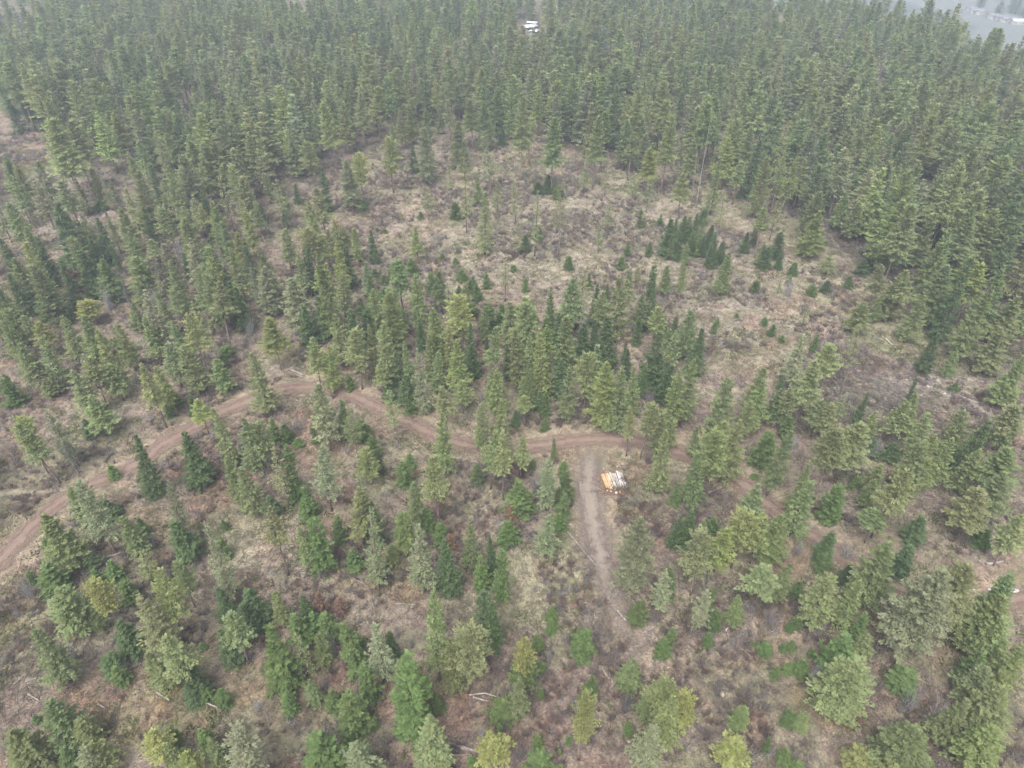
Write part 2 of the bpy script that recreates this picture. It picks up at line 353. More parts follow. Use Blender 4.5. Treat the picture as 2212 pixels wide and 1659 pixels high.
# ------------------------------------------------------------------ ground: cover colours by patches with a shape of their own
DRY, STRAW, PALE, MOSS, BROWN, SLASH, SOIL, PINK, GREEN, FLOOR, GRAVEL, RUST = ((.262,.228,.190), (.29,.255,.185), (.38,.335,.255), (.185,.165,.066), (.172,.130,.115), (.36,.315,.30),
    (.13,.095,.085), (.28,.20,.17), (.18,.20,.095), (.115,.10,.085), (.31,.285,.27), (.235,.135,.10))
BLOBS = [ # x, y, rx, ry (2212 px view), colour, weight
 (1150,470,430,150,DRY,.9),(1500,620,420,170,DRY,.9),(1180,380,260,50,STRAW,.6),(1000,450,160,40,STRAW,.6),(1310,560,120,60,PINK,.7),(1750,640,160,60,STRAW,.6),
 (860,480,140,60,PINK,.5),(1080,660,120,60,PINK,.5),(1500,420,160,50,STRAW,.6),(1900,680,140,60,STRAW,.6),(1980,760,110,45,GREEN,.6),(1700,500,90,40,STRAW,.5),
 (1590,765,62,34,BROWN,.95),(1960,845,190,48,SLASH,.95),(2110,1245,120,60,PINK,.7),(1905,800,60,20,PINK,.7),(2110,880,110,50,STRAW,.8),(2030,900,120,40,BROWN,.5),(1660,790,120,18,PINK,.6),
 (1270,968,100,30,PINK,.8),(1235,985,45,24,PINK,.5),(1250,1020,70,42,STRAW,.7),(1190,1250,110,62,PALE,.85),(1230,1200,60,60,STRAW,.6),(1140,1290,90,40,STRAW,.6),(1300,1100,50,90,STRAW,.5),
 (560,1210,75,35,PALE,.85),(600,1190,50,50,PINK,.5),(60,1060,120,34,STRAW,.9),(90,392,62,26,GRAVEL,.9),(80,360,90,20,MOSS,.6),(150,430,160,70,SLASH,.5),
 (430,1500,170,55,MOSS,.8),(560,1470,90,60,MOSS,.6),(70,1340,90,60,MOSS,.6),(300,1560,180,60,MOSS,.5),(900,1500,110,50,MOSS,.5),(380,1440,80,120,MOSS,.4),(850,1250,90,50,MOSS,.4),
 (1560,1480,300,110,BROWN,.8),(1900,1500,180,120,BROWN,.6),(1330,1360,120,70,BROWN,.5),(700,1480,200,90,RUST,.35),(950,1560,180,60,RUST,.35),(250,1500,200,60,RUST,.35),
 (2140,1240,130,55,PINK,.8),(2090,1160,90,60,DRY,.8),(1780,1540,90,50,MOSS,.4),(1400,1250,60,120,BROWN,.6),(1340,1230,26,90,PINK,.7),(1400,1390,60,40,SLASH,.7),
 (370,960,260,70,BROWN,.6),(640,900,110,30,BROWN,.7),(700,950,70,70,RUST,.4),(480,1060,60,80,RUST,.5),(620,1000,140,70,BROWN,.4),(1370,1000,70,50,BROWN,.6),
 (800,1000,120,80,BROWN,.4),(60,640,120,60,MOSS,.4),(430,740,160,40,DRY,.6),(560,760,60,40,DRY,.6),(300,1010,140,40,BROWN,.5),(1950,1060,250,120,DRY,.5),
 (1720,960,120,100,BROWN,.5),(1120,730,60,70,RUST,.5),(1400,1120,60,60,BROWN,.6),(30,1280,70,90,BROWN,.5),(80,1470,90,50,PINK,.4),(1750,1330,120,60,BROWN,.5),(1640,1230,120,80,MOSS,.3)]
_BW = []
for (bx, by, rx, ry, c, w) in BLOBS:
    p0 = np.array(hit(bx, by)[:2]); p1 = np.array(hit(bx+rx, by)[:2]); p2 = np.array(hit(bx, by-ry)[:2]); p3 = np.array(hit(bx, by+ry)[:2])
    _BW.append((p0, max(1.0, abs(p1-p0)[0]), max(1.0, .5*np.linalg.norm(p2-p3)), np.array(c), w))
FOREST_EDGE = np.array([(-400,200),(0,230),(60,290),(130,330),(300,400),(450,440),(600,430),(700,380),(800,315),(1000,300),(1150,300),(1250,335),(1350,385),(1500,405),(1600,440),(1700,480),(1800,540),(1900,610),(2000,700),(2060,780),(2212,850),(2700,900)], float)
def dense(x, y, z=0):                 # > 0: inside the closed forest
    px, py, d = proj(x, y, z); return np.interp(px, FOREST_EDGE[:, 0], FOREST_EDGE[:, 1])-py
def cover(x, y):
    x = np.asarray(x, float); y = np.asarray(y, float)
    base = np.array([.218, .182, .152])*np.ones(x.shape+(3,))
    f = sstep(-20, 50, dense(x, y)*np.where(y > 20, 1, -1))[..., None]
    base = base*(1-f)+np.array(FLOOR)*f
    n = fbm(x/14, y/14, 31, 4); n2 = fbm(x/6, y/6, 41, 4); n3 = fbm(x/3.2, y/3.2, 51, 3)
    wx = x+(n-.5)*9; wy = y+(n2-.5)*9
    for p0, a, b, c, w in _BW:
        q = np.hypot((wx-p0[0])/a, (wy-p0[1])/b)
        k = (w*(1-sstep(.65, 1.15, q+(n3-.5)*.5)))[..., None]; base = base*(1-k)+c*k
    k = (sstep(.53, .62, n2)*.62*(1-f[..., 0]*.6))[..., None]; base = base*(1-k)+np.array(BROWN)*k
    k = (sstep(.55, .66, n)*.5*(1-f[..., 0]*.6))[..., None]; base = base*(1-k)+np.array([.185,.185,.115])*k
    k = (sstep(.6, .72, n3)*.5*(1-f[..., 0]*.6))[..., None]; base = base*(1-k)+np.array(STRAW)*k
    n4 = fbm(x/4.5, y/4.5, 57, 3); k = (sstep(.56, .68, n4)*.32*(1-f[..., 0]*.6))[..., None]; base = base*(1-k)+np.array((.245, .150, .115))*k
    PX, PY, _d = proj(x, np.maximum(y, 1.0), 0.0); clr = (np.exp(-(((PX-1270)/420)**2+((PY-500)/150)**2)**2)*.6)[..., None]
    base = base*(1-clr)+(np.array((.275, .243, .195))*(.88+.24*n3[..., None]))*clr
    rd = sstep(6.5, 2.0, road_dist_grid(x, y))[..., None]*.6
    base = base*(1-rd)+np.array((.30,.245,.18))*rd
    v = sstep(60, 160, crest(x, y))      # the valley floor: fields
    fl = vnoise(x/120+7, y/60, 61); valley = np.where((fl > .5)[..., None], np.array([.085, .11, .115]), np.array([.14, .16, .165]))
    return base*(1-v[..., None])+valley*v[..., None]
# road distance looked up on a coarse grid
_gx = np.arange(-160, 260, 1.5); _gy = np.arange(20, 240, 1.5)
_GX, _GY = np.meshgrid(_gx, _gy); _RD = road_dist(_GX.ravel(), _GY.ravel()).reshape(_GX.shape)
def road_dist_grid(x, y):
    i = np.clip(((y-20)/1.5).astype(int), 0, len(_gy)-1); j = np.clip(((x+160)/1.5).astype(int), 0, len(_gx)-1)
    r = _RD[i, j]; return np.where((x > -160) & (x < 259) & (y > 20) & (y < 239), r, 99.0)

def axis(a, b, fine, growth):
    v = [0.0]; s = fine
    while v[-1] < b: v.append(v[-1]+s); s = fine if v[-1] < a else s*growth
    return np.array(v)
ax_ = axis(130, 3200, .65, 1.035); X1 = np.r_[-ax_[::-1], ax_[1:]]
Y1 = np.r_[-np.array([900, 400, 200, 100, 60, 40, 25, 12]), axis(190, 4200, .65, 1.025)]
GX, GY = np.meshgrid(X1, Y1)
GV = np.stack([GX, GY, ground(GX, GY)+(fbm(GX/1.3, GY/1.3, 77, 2)-.5)*.22*(np.abs(GX) < 160)*(GY < 230)], -1).reshape(-1, 3)
nx, ny = len(X1), len(Y1); gi = np.arange(nx*ny).reshape(ny, nx)
GF = np.stack([gi[:-1, :-1], gi[:-1, 1:], gi[1:, 1:], gi[1:, :-1]], -1).reshape(-1, 4)
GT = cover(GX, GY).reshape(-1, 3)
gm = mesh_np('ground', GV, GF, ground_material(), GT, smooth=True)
obj('ground', gm, kind='structure')

def ribbon(name, line, width, m, lift):
    t = np.gradient(line, axis=0); t /= np.linalg.norm(t, axis=1, keepdims=True)+1e-9; nrm = np.column_stack([-t[:, 1], t[:, 0]])
    k = 11; us = np.linspace(0, 1, k); wv = width*(1+.12*(vnoise(np.arange(len(line))/9, np.zeros(len(line)), 3)-.5))
    P = line[:, None, :]+nrm[:, None, :]*((us-.5)[None, :, None]*wv[:, None, None])
    Z = ground(P[..., 0], P[..., 1])+lift
    V = np.concatenate([P, Z[..., None]], -1).reshape(-1, 3); n = len(line); gi = np.arange(n*k).reshape(n, k)
    F = np.stack([gi[:-1, :-1], gi[:-1, 1:], gi[1:, 1:], gi[1:, :-1]], -1).reshape(-1, 4)
    me = mesh_np(name, V, F, m, smooth=True); uv = me.uv_layers.new(name='UVMap')
    s = np.arange(n)*.6; UV = np.stack([np.broadcast_to(us, (n, k)), np.broadcast_to(s[:, None], (n, k))], -1).reshape(-1, 2)
    uv.data.foreach_set('uv', UV[F.ravel()].astype(np.float32).ravel())
    return obj(name, me, kind='structure')
ribbon('grassy_track', LINES['grassy_track'], ROADS['grassy_track'][1], road_material('grassy_track', (.24,.20,.165), (.27,.235,.18), .5, .6), .10)
ribbon('field_track', LINES['field_track'], 5.0, road_material('field_track', (.26,.215,.165), (.33,.29,.21), .5, .8), .12)
ribbon('spur_track', LINES['spur_track'], ROADS['spur_track'][1], road_material('spur_track', (.205,.165,.145), (.235,.200,.160), .5, .7, (2, len(LINES['spur_track'])*.6)), .13)
ribbon('dirt_road', LINES['dirt_road'], ROADS['dirt_road'][1], road_material('dirt_road', (.180,.122,.100), (.215,.17,.13), .24, .75), .16)

# ------------------------------------------------------------------ trees read off the photograph
# top x, top y, length to the foot, crown width (all in px of one ninth of the photo shown 2212 px wide), kind
T9 = {
(0,0): """330,210,330,130,g 140,300,140,80,f 180,90,300,130,q 440,80,300,110,q 290,500,320,110,g 320,760,625,190,p 430,790,465,150,p 490,690,300,80,q 610,620,350,90,q 740,730,370,120,p 690,720,330,100,p
800,430,420,110,q 830,540,480,110,q 930,500,300,110,q 1030,690,420,130,q 930,720,330,90,q 1215,790,300,100,q 1300,770,400,110,p 1230,910,340,110,p 1400,650,420,110,p 1500,660,480,120,p 1620,720,330,100,q
1650,910,380,120,w 1710,610,330,90,q 1810,680,330,90,q 1850,840,300,90,p 1890,750,300,100,q 2120,660,460,110,p 2070,240,330,100,q 1990,900,330,90,p 2080,1080,300,80,f 870,1120,430,150,q 1080,1060,450,100,q
1190,1010,450,170,g 1310,1020,280,100,q 960,1060,400,100,f 1480,1070,380,80,p 1420,1120,400,80,w 1560,1120,260,80,q 1560,1280,330,90,w 1790,1150,370,110,w 1910,1190,130,60,f 2060,1210,400,110,p
1990,1280,330,110,q 330,1300,520,190,f 630,1290,80,90,v 160,1470,330,120,q 530,1390,350,100,q 610,1400,330,100,f 780,1340,330,120,q 830,1500,300,120,q 1190,1410,330,120,q 1400,1350,330,120,q 1830,1480,300,100,q
70,1150,330,150,w 40,1010,260,120,q 120,560,240,90,f 200,600,260,90,f 40,620,260,100,f 250,560,260,100,f 1050,560,330,100,q 1130,240,330,100,q 1240,90,330,90,q 560,190,330,110,q 700,180,330,110,q
1000,960,..""",
(1,0): """110,600,360,90,p 215,560,350,110,p 320,470,350,110,p 440,640,300,90,q 520,440,300,110,q 590,260,300,120,q 610,540,320,70,p 720,450,330,100,p 540,700,230,90,q 380,710,260,80,q 630,690,180,60,q
300,870,380,90,p 320,790,260,80,q 540,820,380,120,g 460,930,190,70,f 750,790,300,110,q 790,900,280,80,q 840,640,330,100,p 930,650,330,110,q 960,840,420,90,g 700,1020,260,80,w 790,1010,500,90,w 990,980,230,70,w
880,1140,190,80,q 1010,1160,290,80,w 1130,1140,300,80,w 920,1240,410,110,q 550,1200,230,90,w 740,1310,110,70,v 810,1350,60,45,v 1260,1230,430,80,w 1150,1430,230,80,w 1190,1520,110,60,f 1280,1460,100,50,f
1170,630,540,110,p 1110,580,330,90,q 1260,900,280,26,d 1220,760,300,80,p 1380,760,500,130,p 1510,480,440,130,q 1400,540,300,90,p 1340,1130,120,80,f 1280,1180,80,80,f 1430,1170,480,90,w 1410,1200,90,90,v
1580,1040,210,80,w 1660,760,470,110,p 1730,960,310,50,w 1780,550,420,130,q 1900,600,480,110,p 1960,860,250,100,g 2010,970,310,110,y 2130,750,500,110,p 1900,1130,220,80,w 1740,1280,230,80,w 1950,1350,130,50,v
2070,1390,80,50,v 1680,1440,200,60,w 1630,1430,230,20,d 1860,1560,100,50,v 2000,1560,100,50,v 100,1000,370,90,y 30,1040,330,130,g 130,1280,90,60,v 2150,1400,260,110,f 510,1370,50,40,s 230,1475,25,25,s
650,1640,40,40,s 1040,830,110,70,f 1000,560,330,110,q 450,170,330,110,q 60,120,330,120,q 910,430,330,110,q 1080,420,330,110,q 1230,440,320,110,g 1880,430,350,120,q 2020,300,350,120,q 1640,280,350,110,q
280,1480,30,35,s 400,1440,100,14,d 130,610,..""",
(2,0): """40,780,400,80,w 180,780,560,60,d 110,980,330,40,d 240,1040,360,80,q 240,700,330,80,q 340,780,420,120,p 440,820,400,110,p 530,870,340,110,q 550,1010,420,110,q 660,1010,400,80,p 720,1000,460,80,p
940,1080,330,120,q 1060,1250,260,100,q 1150,1300,280,110,q 880,1230,330,130,q 900,1360,320,160,q 540,1350,330,90,p 820,840,330,130,q 950,790,300,120,q 1100,810,320,130,q 640,1500,180,90,f 140,1350,110,70,f
420,1500,140,60,f 1330,1040,400,170,q 1530,1040,400,150,q 1680,1120,380,140,q 1440,1290,500,200,q 1600,1380,380,150,q 1780,1220,400,180,q 1910,1250,420,160,q 2040,1350,450,180,q 2080,1000,400,200,q
1240,950,350,130,q 960,400,380,170,g 740,450,340,130,q 1080,450,380,150,p 1240,360,380,130,p 540,300,380,150,q 1400,380,380,130,q 260,420,330,120,q 110,500,330,120,q 600,580,330,120,q 780,660,330,120,q
1600,520,360,150,q 1860,480,380,150,q 1760,800,380,150,q 1960,760,380,150,q 1480,800,360,140,q 2180,560,380,150,q""",
(0,1): """90,20,330,140,q 230,60,420,150,q 440,80,170,130,r 650,10,300,170,q 880,0,300,160,q 1080,30,400,130,q 1270,80,400,120,q 1340,90,420,130,q 1400,130,330,90,w 1490,160,270,100,f 1700,70,330,150,g
1630,70,300,90,g 1800,120,250,70,g 1900,130,380,170,g 2080,0,560,150,q 2180,380,350,130,q 2060,250,300,100,f 900,130,200,130,q 770,150,200,80,d 560,280,180,110,y 40,340,280,130,q 240,430,250,110,y
400,380,330,120,q 540,370,330,150,q 130,560,330,150,q 530,630,250,110,g 640,480,420,140,q 760,440,330,110,q 930,400,330,110,q 1260,290,270,110,w 1330,430,400,60,w 1740,400,350,150,p 1600,450,130,90,d
1080,560,300,130,q 1190,580,340,140,q 1410,660,230,120,q 1640,620,420,160,q 2020,550,345,110,p 2110,600,300,110,q 920,700,440,130,p 1010,710,300,120,q 330,760,150,90,q 280,800,130,90,q 480,740,330,150,q
590,900,280,150,q 110,1040,420,110,p 180,1080,450,130,p 320,990,420,120,g 400,1200,260,120,d 1280,930,235,110,p 1390,960,420,110,q 1570,1040,370,150,q 1650,1090,330,130,p 1190,1140,360,160,f 830,1150,440,130,f
2070,890,170,80,v 2190,930,260,110,q 2020,1080,140,60,v 1830,1080,120,100,v 1750,1060,150,80,v 1930,1180,50,60,s 1480,1300,360,120,q 1560,1350,330,150,q 1780,1260,370,130,w 1840,1240,350,120,v
2060,1240,420,150,g 1960,1500,200,130,v 1730,1540,150,110,f 450,1500,270,130,q 550,1580,150,120,q 670,1580,120,120,f 1030,1450,450,110,g 1200,1520,120,15,d 20,790,200,120,v 1130,890,90,60,v 1080,970,80,60,v
1230,900,150,70,f 540,1050,130,80,f 710,1360,90,70,s 1460,590,60,80,s 380,30,330,110,f 520,-40,330,130,f 1960,330,260,110,f 1530,200,280,120,f 390,300,150,80,v 520,330,110,60,v 840,300,200,100,q
700,700,260,130,q 60,110,300,110,f 240,230,200,110,v 330,240,180,110,v 1690,-60,300,110,q 1500,-60,380,120,q 2190,100,300,110,q 1830,800,..""",
(1,1): """450,10,110,90,v 340,40,70,60,s 320,80,60,40,s 210,80,60,50,s 270,120,60,50,s 740,10,40,40,s 780,90,70,60,v 850,130,60,50,v 1115,60,40,35,s 1475,0,85,60,v 1815,0,85,60,v 940,90,120,60,v
585,105,140,70,v 830,150,90,60,v 880,180,110,70,v 760,190,60,45,v 1195,140,90,50,v 1610,110,100,50,v 1725,175,110,55,v 1060,0,300,60,w 1560,90,330,110,w 690,190,250,60,w 850,300,80,80,v 950,300,190,130,v
1040,300,160,90,v 1110,350,170,110,v 1235,340,100,80,v 1225,280,50,40,s 1145,320,50,40,s 1360,230,220,60,v 1330,390,150,90,v 480,110,400,120,q 210,210,330,130,q 340,200,330,100,q 300,240,420,150,q
510,400,220,70,f 620,330,420,150,q 720,270,250,110,g 70,470,400,120,p 260,430,420,130,q 190,440,350,90,q 430,560,300,90,q 240,680,260,90,p 510,610,420,130,g 570,510,300,110,q 610,620,250,100,q
740,520,380,130,q 820,430,330,90,f 840,560,230,110,f 940,460,450,100,p 1080,570,230,60,f 1160,480,400,130,q 1215,510,380,90,q 1310,480,460,140,q 1470,400,330,130,f 1410,370,230,90,f 1580,430,220,100,f
1655,400,210,70,f 1735,390,330,150,f 1860,600,200,80,f 1600,620,400,130,p 1480,680,380,110,q 1720,680,430,180,q 1830,700,430,150,q 1430,650,250,120,f 2030,470,400,150,f 2060,650,250,160,f 1960,700,200,90,f
2040,50,420,100,f 2100,340,200,80,f 1920,60,150,60,w 1920,700,330,90,q 2120,60,200,80,q 2130,700,250,110,f 2190,750,400,130,q 1010,720,300,130,q 1185,780,200,90,q 670,830,330,110,p 780,820,200,110,p
440,880,140,90,v 330,890,340,110,w 900,960,250,90,q 1040,920,250,100,q 1190,910,190,90,p 1330,890,150,70,v 1130,990,110,60,f 1320,1050,80,60,v 1280,870,120,80,f 900,1110,150,70,q 640,1020,420,140,q
1070,1030,330,110,g 960,1140,370,130,p 1050,1170,410,110,p 1165,1155,290,110,p 590,1300,500,150,p 390,1330,160,110,v 880,1340,140,80,f 1340,1300,350,140,g 1440,1330,80,60,v 1450,1400,200,110,v
1385,1180,170,50,q 1150,1440,230,180,v 1190,1520,150,110,v 1440,1540,150,100,v 100,1400,350,130,g 150,1230,250,130,q 50,960,360,110,w 110,1060,130,130,v 200,1170,140,80,v 460,1440,330,110,q
1890,970,330,70,p 1990,960,355,110,p 2080,1030,300,100,q 2150,1040,220,90,q 2110,1120,420,130,q 2190,1460,150,80,v 1105,1590,110,100,r 1240,1320,60,50,v 60,330,260,120,f 130,350,220,110,f 690,450,330,90,q
1230,740,260,100,q 40,760,110,70,v 300,780,160,90,f 400,760,200,110,f 360,620,220,90,f 1330,640,200,90,q 960,720,260,90,q 280,200,90,110,v 1500,250,..""",
(2,1): """290,0,260,110,q 20,20,280,60,q 560,-60,150,80,f 640,-20,110,50,f 730,40,85,60,v 850,190,65,65,v 700,135,50,40,s 480,160,80,50,s 640,150,100,40,w 230,395,60,35,v 210,430,70,45,v 355,370,30,30,s
540,395,55,50,v 590,440,80,50,v 650,515,45,45,v 880,505,115,55,v 780,490,370,140,g 1180,440,480,90,w 1000,570,400,150,p 130,450,320,110,f 60,350,330,130,q 720,840,300,100,q 640,810,60,40,f 500,720,330,130,q
520,790,360,130,q 620,850,250,110,q 290,790,420,150,q 60,680,420,150,q 450,950,270,120,q 370,1060,410,150,q 560,1140,220,130,v 690,880,270,100,p 700,1050,130,80,v 920,920,270,130,p 970,950,280,130,p
1050,900,200,90,w 1200,880,230,60,f 1520,800,310,70,f 1440,930,330,150,p 1520,880,330,120,q 1590,1030,330,130,q 1140,1050,420,200,p 1020,1120,500,180,p 670,1130,450,130,q 830,1350,330,120,q 820,1430,400,180,q
500,1470,330,150,q 130,1290,330,140,q 110,1110,200,90,q 1660,1150,430,150,q 1590,1200,420,180,q 1830,1010,330,150,q 2180,980,330,150,p 1960,1090,250,120,q 1930,1230,330,150,q 1430,1370,500,170,p
2130,1250,400,220,p 2100,1430,400,200,p 1660,490,290,110,f 1780,600,200,90,q 2090,460,330,180,q 1990,180,560,170,q 1720,60,420,200,q 1850,0,350,130,q 1380,170,250,150,q 1280,300,130,90,q 1180,300,220,130,q
810,330,130,40,w 1190,20,110,90,f 960,0,130,110,w 2170,250,350,200,q 1140,1430,70,60,s 470,1410,30,50,s 1270,1340,220,120,q 1250,1450,200,110,q 1020,1480,250,130,v 1250,1170,120,120,f 1380,1210,110,110,f
1560,250,330,130,q 1480,100,350,130,p 1300,60,300,110,p 2200,640,380,170,q 1780,820,60,60,v 2170,970,330,150,q 290,1060,300,120,q 1750,1170,360,150,q 1250,1010,200,90,q 1090,130,80,60,s 940,170,70,60,f""",
(0,2): """300,0,410,230,q 290,350,180,170,v 370,500,330,220,q 800,10,290,140,q 890,30,130,80,v 1130,40,270,150,f 1300,40,580,150,g 1410,160,150,80,v 1740,-20,450,130,p 1940,90,300,110,q 2020,40,330,150,v
2170,20,180,90,v 1440,50,60,50,v 900,240,230,130,w 700,320,130,120,v 590,380,120,100,v 570,270,100,110,f 1130,310,335,100,p 1000,400,480,160,p 880,510,450,200,q 620,450,390,130,y 550,550,250,130,q
800,460,130,110,v 770,700,230,180,f 200,750,430,200,q 690,920,130,130,f 740,1000,120,110,v 1080,800,415,170,p 980,880,300,160,q 1190,950,250,160,f 1400,470,230,110,f 1610,490,230,150,f 1570,600,200,130,f
1780,520,220,110,q 1480,650,355,160,p 1430,750,250,130,f 1720,700,460,230,v 1920,650,200,150,v 2030,650,130,120,v 2100,650,180,160,v 2050,800,220,110,q 1890,750,330,120,w 2010,1090,150,110,q
2130,1150,120,110,v 1850,1180,120,100,v 1300,1120,100,100,v 1420,1150,110,100,v 1210,1120,130,110,f 1300,850,40,50,s 300,1240,330,250,q 490,1350,200,150,q 580,1500,200,190,q 60,1400,300,250,q
380,1530,200,130,v 500,1550,250,200,g 1080,1400,130,110,v 960,1450,250,150,y 1060,1480,200,130,q 1300,1400,160,110,v 1470,1420,380,230,g 2060,1460,250,300,v 1690,1220,170,80,d 2050,520,160,110,r
2190,550,100,90,r 1960,560,200,120,f 1350,1470,200,130,q 1180,1560,200,120,y 210,1320,60,50,v""",
(1,2): """150,0,515,140,g 380,0,300,130,q 480,50,470,170,g 70,240,130,110,v 320,210,130,90,q 640,70,120,110,v 700,140,90,80,r 560,-20,130,100,v 820,40,320,110,q 670,190,330,150,f 975,160,250,80,f
900,270,230,110,v 1025,260,290,130,v 1080,50,150,140,v 1340,20,280,150,g 1420,0,110,100,v 930,490,330,140,f 960,600,270,140,f 570,540,550,140,q 600,500,300,90,q 1370,610,90,80,v 1360,690,90,70,v
1275,785,110,80,v 1600,560,300,130,d 1580,750,180,160,v 1950,0,520,220,g 2110,380,250,140,g 2150,350,200,110,v 1940,570,140,120,v 2150,760,80,60,v 2100,820,110,110,v 2190,30,200,90,f 210,710,380,180,g
300,780,200,110,f 790,740,430,200,p 720,820,350,150,q 1170,840,275,120,y 1190,930,170,150,v 1300,970,70,60,v 1140,1080,230,130,q 50,700,330,170,v 140,990,230,140,v 50,1210,230,180,v 390,950,500,260,v
610,1170,120,100,v 205,1340,60,55,v 560,1330,350,230,q 1050,1215,90,180,v 990,1295,60,70,v 1070,1295,55,50,v 1025,1370,50,45,v 1000,1440,220,200,y 1280,1430,100,75,v 1475,1460,45,35,s 1415,1535,30,30,s
1295,1140,65,50,v 1620,1070,120,100,v 1600,1120,490,120,y 1890,950,190,150,q 2070,1100,260,180,p 1990,1190,150,120,q 2150,1190,350,200,q 2020,1340,330,200,g 1870,1360,80,60,v 850,1590,80,80,v
1290,1580,120,200,v 100,1480,250,250,g 20,1490,90,80,v 2190,830,..""",
(2,2): """60,0,250,110,f 200,20,110,90,v 150,50,120,80,q 250,100,380,180,y 420,0,380,170,p 640,0,330,200,q 540,0,350,150,p 970,110,220,110,f 930,280,100,110,v 1270,0,220,150,p 1560,20,190,120,f
1950,-130,360,200,p 2230,10,400,170,p 1980,110,120,100,v 1330,190,420,260,q 1490,210,230,130,f 560,340,290,200,p 680,310,300,120,q 760,450,100,90,v 960,400,380,190,q 1150,440,330,150,q 380,540,190,110,q
200,500,150,60,v 160,530,240,130,g 230,630,140,80,v 1200,650,200,100,v 1090,340,130,80,f 1680,350,620,330,g 1900,350,350,120,q 1940,900,250,150,v 1960,1000,250,200,q 2160,400,500,250,q 2050,550,400,250,q
2100,700,330,220,q 2110,1140,330,250,q 1070,790,250,200,v 1210,800,180,130,q 1130,920,420,300,q 550,840,80,90,v 720,830,70,60,v 660,850,55,45,v 770,660,90,80,v 710,710,60,60,v 850,890,50,50,v
460,840,30,30,s 180,780,90,60,v 700,970,80,70,v 790,960,90,110,v 620,1000,80,60,v 1460,1020,120,200,v 380,1260,180,110,q 710,1290,90,90,v 810,1290,130,90,q 50,1140,350,140,y 370,1480,230,200,y
575,1460,110,45,v 680,1540,90,100,v 760,1620,80,130,v 1190,1580,130,200,y 1540,1440,330,330,q 2190,850,350,200,q 1830,1200,330,180,q 2050,1400,350,250,q 1380,1620,200,150,q 1760,620,..""",
}
T9[(2, 0)] += ''.join(f" {(a-1474.67)*3:.0f},{b*3},{c*(.75+.4*((i*37)%10)/10):.0f},{w*(.6+.3*((i*53)%10)/10):.0f},{'fffvfq'[i%6]}" for i, (a, b, c, w) in enumerate([(1450,478,190,90),(1463,470,200,90),(1476,462,200,95),(1490,468,210,90),(1505,460,200,95),(1520,472,210,95),(1536,485,190,90),(1550,498,200,95),
    (1470,500,190,90),(1500,497,200,100),(1524,508,190,90),(1456,512,150,80),(1543,525,180,90),(1562,520,190,95),(1640,470,170,80),(1655,520,180,90),(1575,545,170,80),(1485,520,150,80)]))
TREES = []                            # x, y, z, H, R, kind, screen size
for (i, j), s in T9.items():
    for rec in s.split():
        f = rec.split(',')
        if len(f) < 5: continue
        tx, ty, L, w = (float(v) for v in f[:4]); k = f[4]
        tx = i*737.33+tx/3; ty = j*553+ty/3; L /= 3; w /= 3
        ux, uy = 1106-tx, 2830-ty; q = math.hypot(ux, uy)
        x, y, z = hit(tx+ux/q*L, ty+uy/q*L)
        u, v = (tx-CX)/FPX, (CY-ty)/FPX; dy, dz = CP+v*SP, -SP+v*CP
        H = CAM_H+dz*y/dy-z
        dd = y*CP-(z+H*.5-CAM_H)*SP; R = w/FPX*dd/2*(1.45 if k in 'pqgwfy' else 1.32)
        if k in 'vsr' : R = min(R, 3.0)
        lo = .8 if k in 'svr' else 3
        TREES.append([x, y, z, max(lo, min(27, H)), max(.3, R), k, L*w])

# ------------------------------------------------------------------ the closed forest behind: trees between those read off
hx = np.array([t[0] for t in TREES]); hy = np.array([t[1] for t in TREES]); hk = np.array([t[5] in 'pqgwyf' for t in TREES])
CAB = hit(1148, 66)
OPEN = [(hit(1880, 232), 9, 7), (hit(1895, 262), 6, 9), (hit(25, 60), 17, 30), (hit(10, 120), 18, 16), (hit(160, 30), 8, 8), (hit(1010, 225), 4, 4), (hit(1800, 330), 4, 6)]
FILL = []
sp = 6.5
for gx in np.arange(-330, 330, sp):
    for gy in np.arange(120, 470, sp):
        x = gx+rng.uniform(-.48, .48)*sp; y = gy+rng.uniform(-.48, .48)*sp; r = rng.random(5)
        px, py, d = proj(x, y, 0.0)
        if px < -260 or px > 2470: continue
        s = crest(x, y)
        if s > -1:
            if not (s > 14 and y > 345 and s < 150 and x < 215 and r[0] < .55): continue
        edge = dense(x, y)
        if edge < 0: continue
        if edge < 45 and r[0] < .55*(1-edge/45): continue
        if y > 432 and s < 0: continue
        if vnoise(x/16, y/16, 91) > .84 or (px > 200 and vnoise(x/11, y/30, 92) > .9): continue
        if np.min(np.where(hk, np.hypot(hx-x, hy-y), 9)) < 3.0: continue
        if any(((x-o[0])/a)**2+((y-o[1])/b)**2 < 1 for o, a, b in OPEN): continue
        if math.hypot(x-CAB[0], y-CAB[1]) < 13: continue
        k = (x-CAB[0]*y/CAB[1]); 
        if abs(k) < 7.0 and CAB[1]-75 < y < CAB[1]+6: continue
        if y < 215 and px > 1500 and r[1] < .15: continue
        kind = 'q' if r[2] < .58 else 'p' if r[2] < .76 else 'g' if r[2] < .90 else 'f' if r[2] < .95 else 'd' if r[2] < .965 else 'w'
        H = 10.5+6.5*vnoise(x/25, y/25, 95)+8*r[3]*r[3]; R = H*(.185+.065*r[4])*(.78 if kind in 'wf' else 1)
        if py < 50: H = min(H, 17)
        FILL.append([x, y, float(ground(x, y)), H, R, kind, (H*FPX/d)*(2*R*FPX/d)])
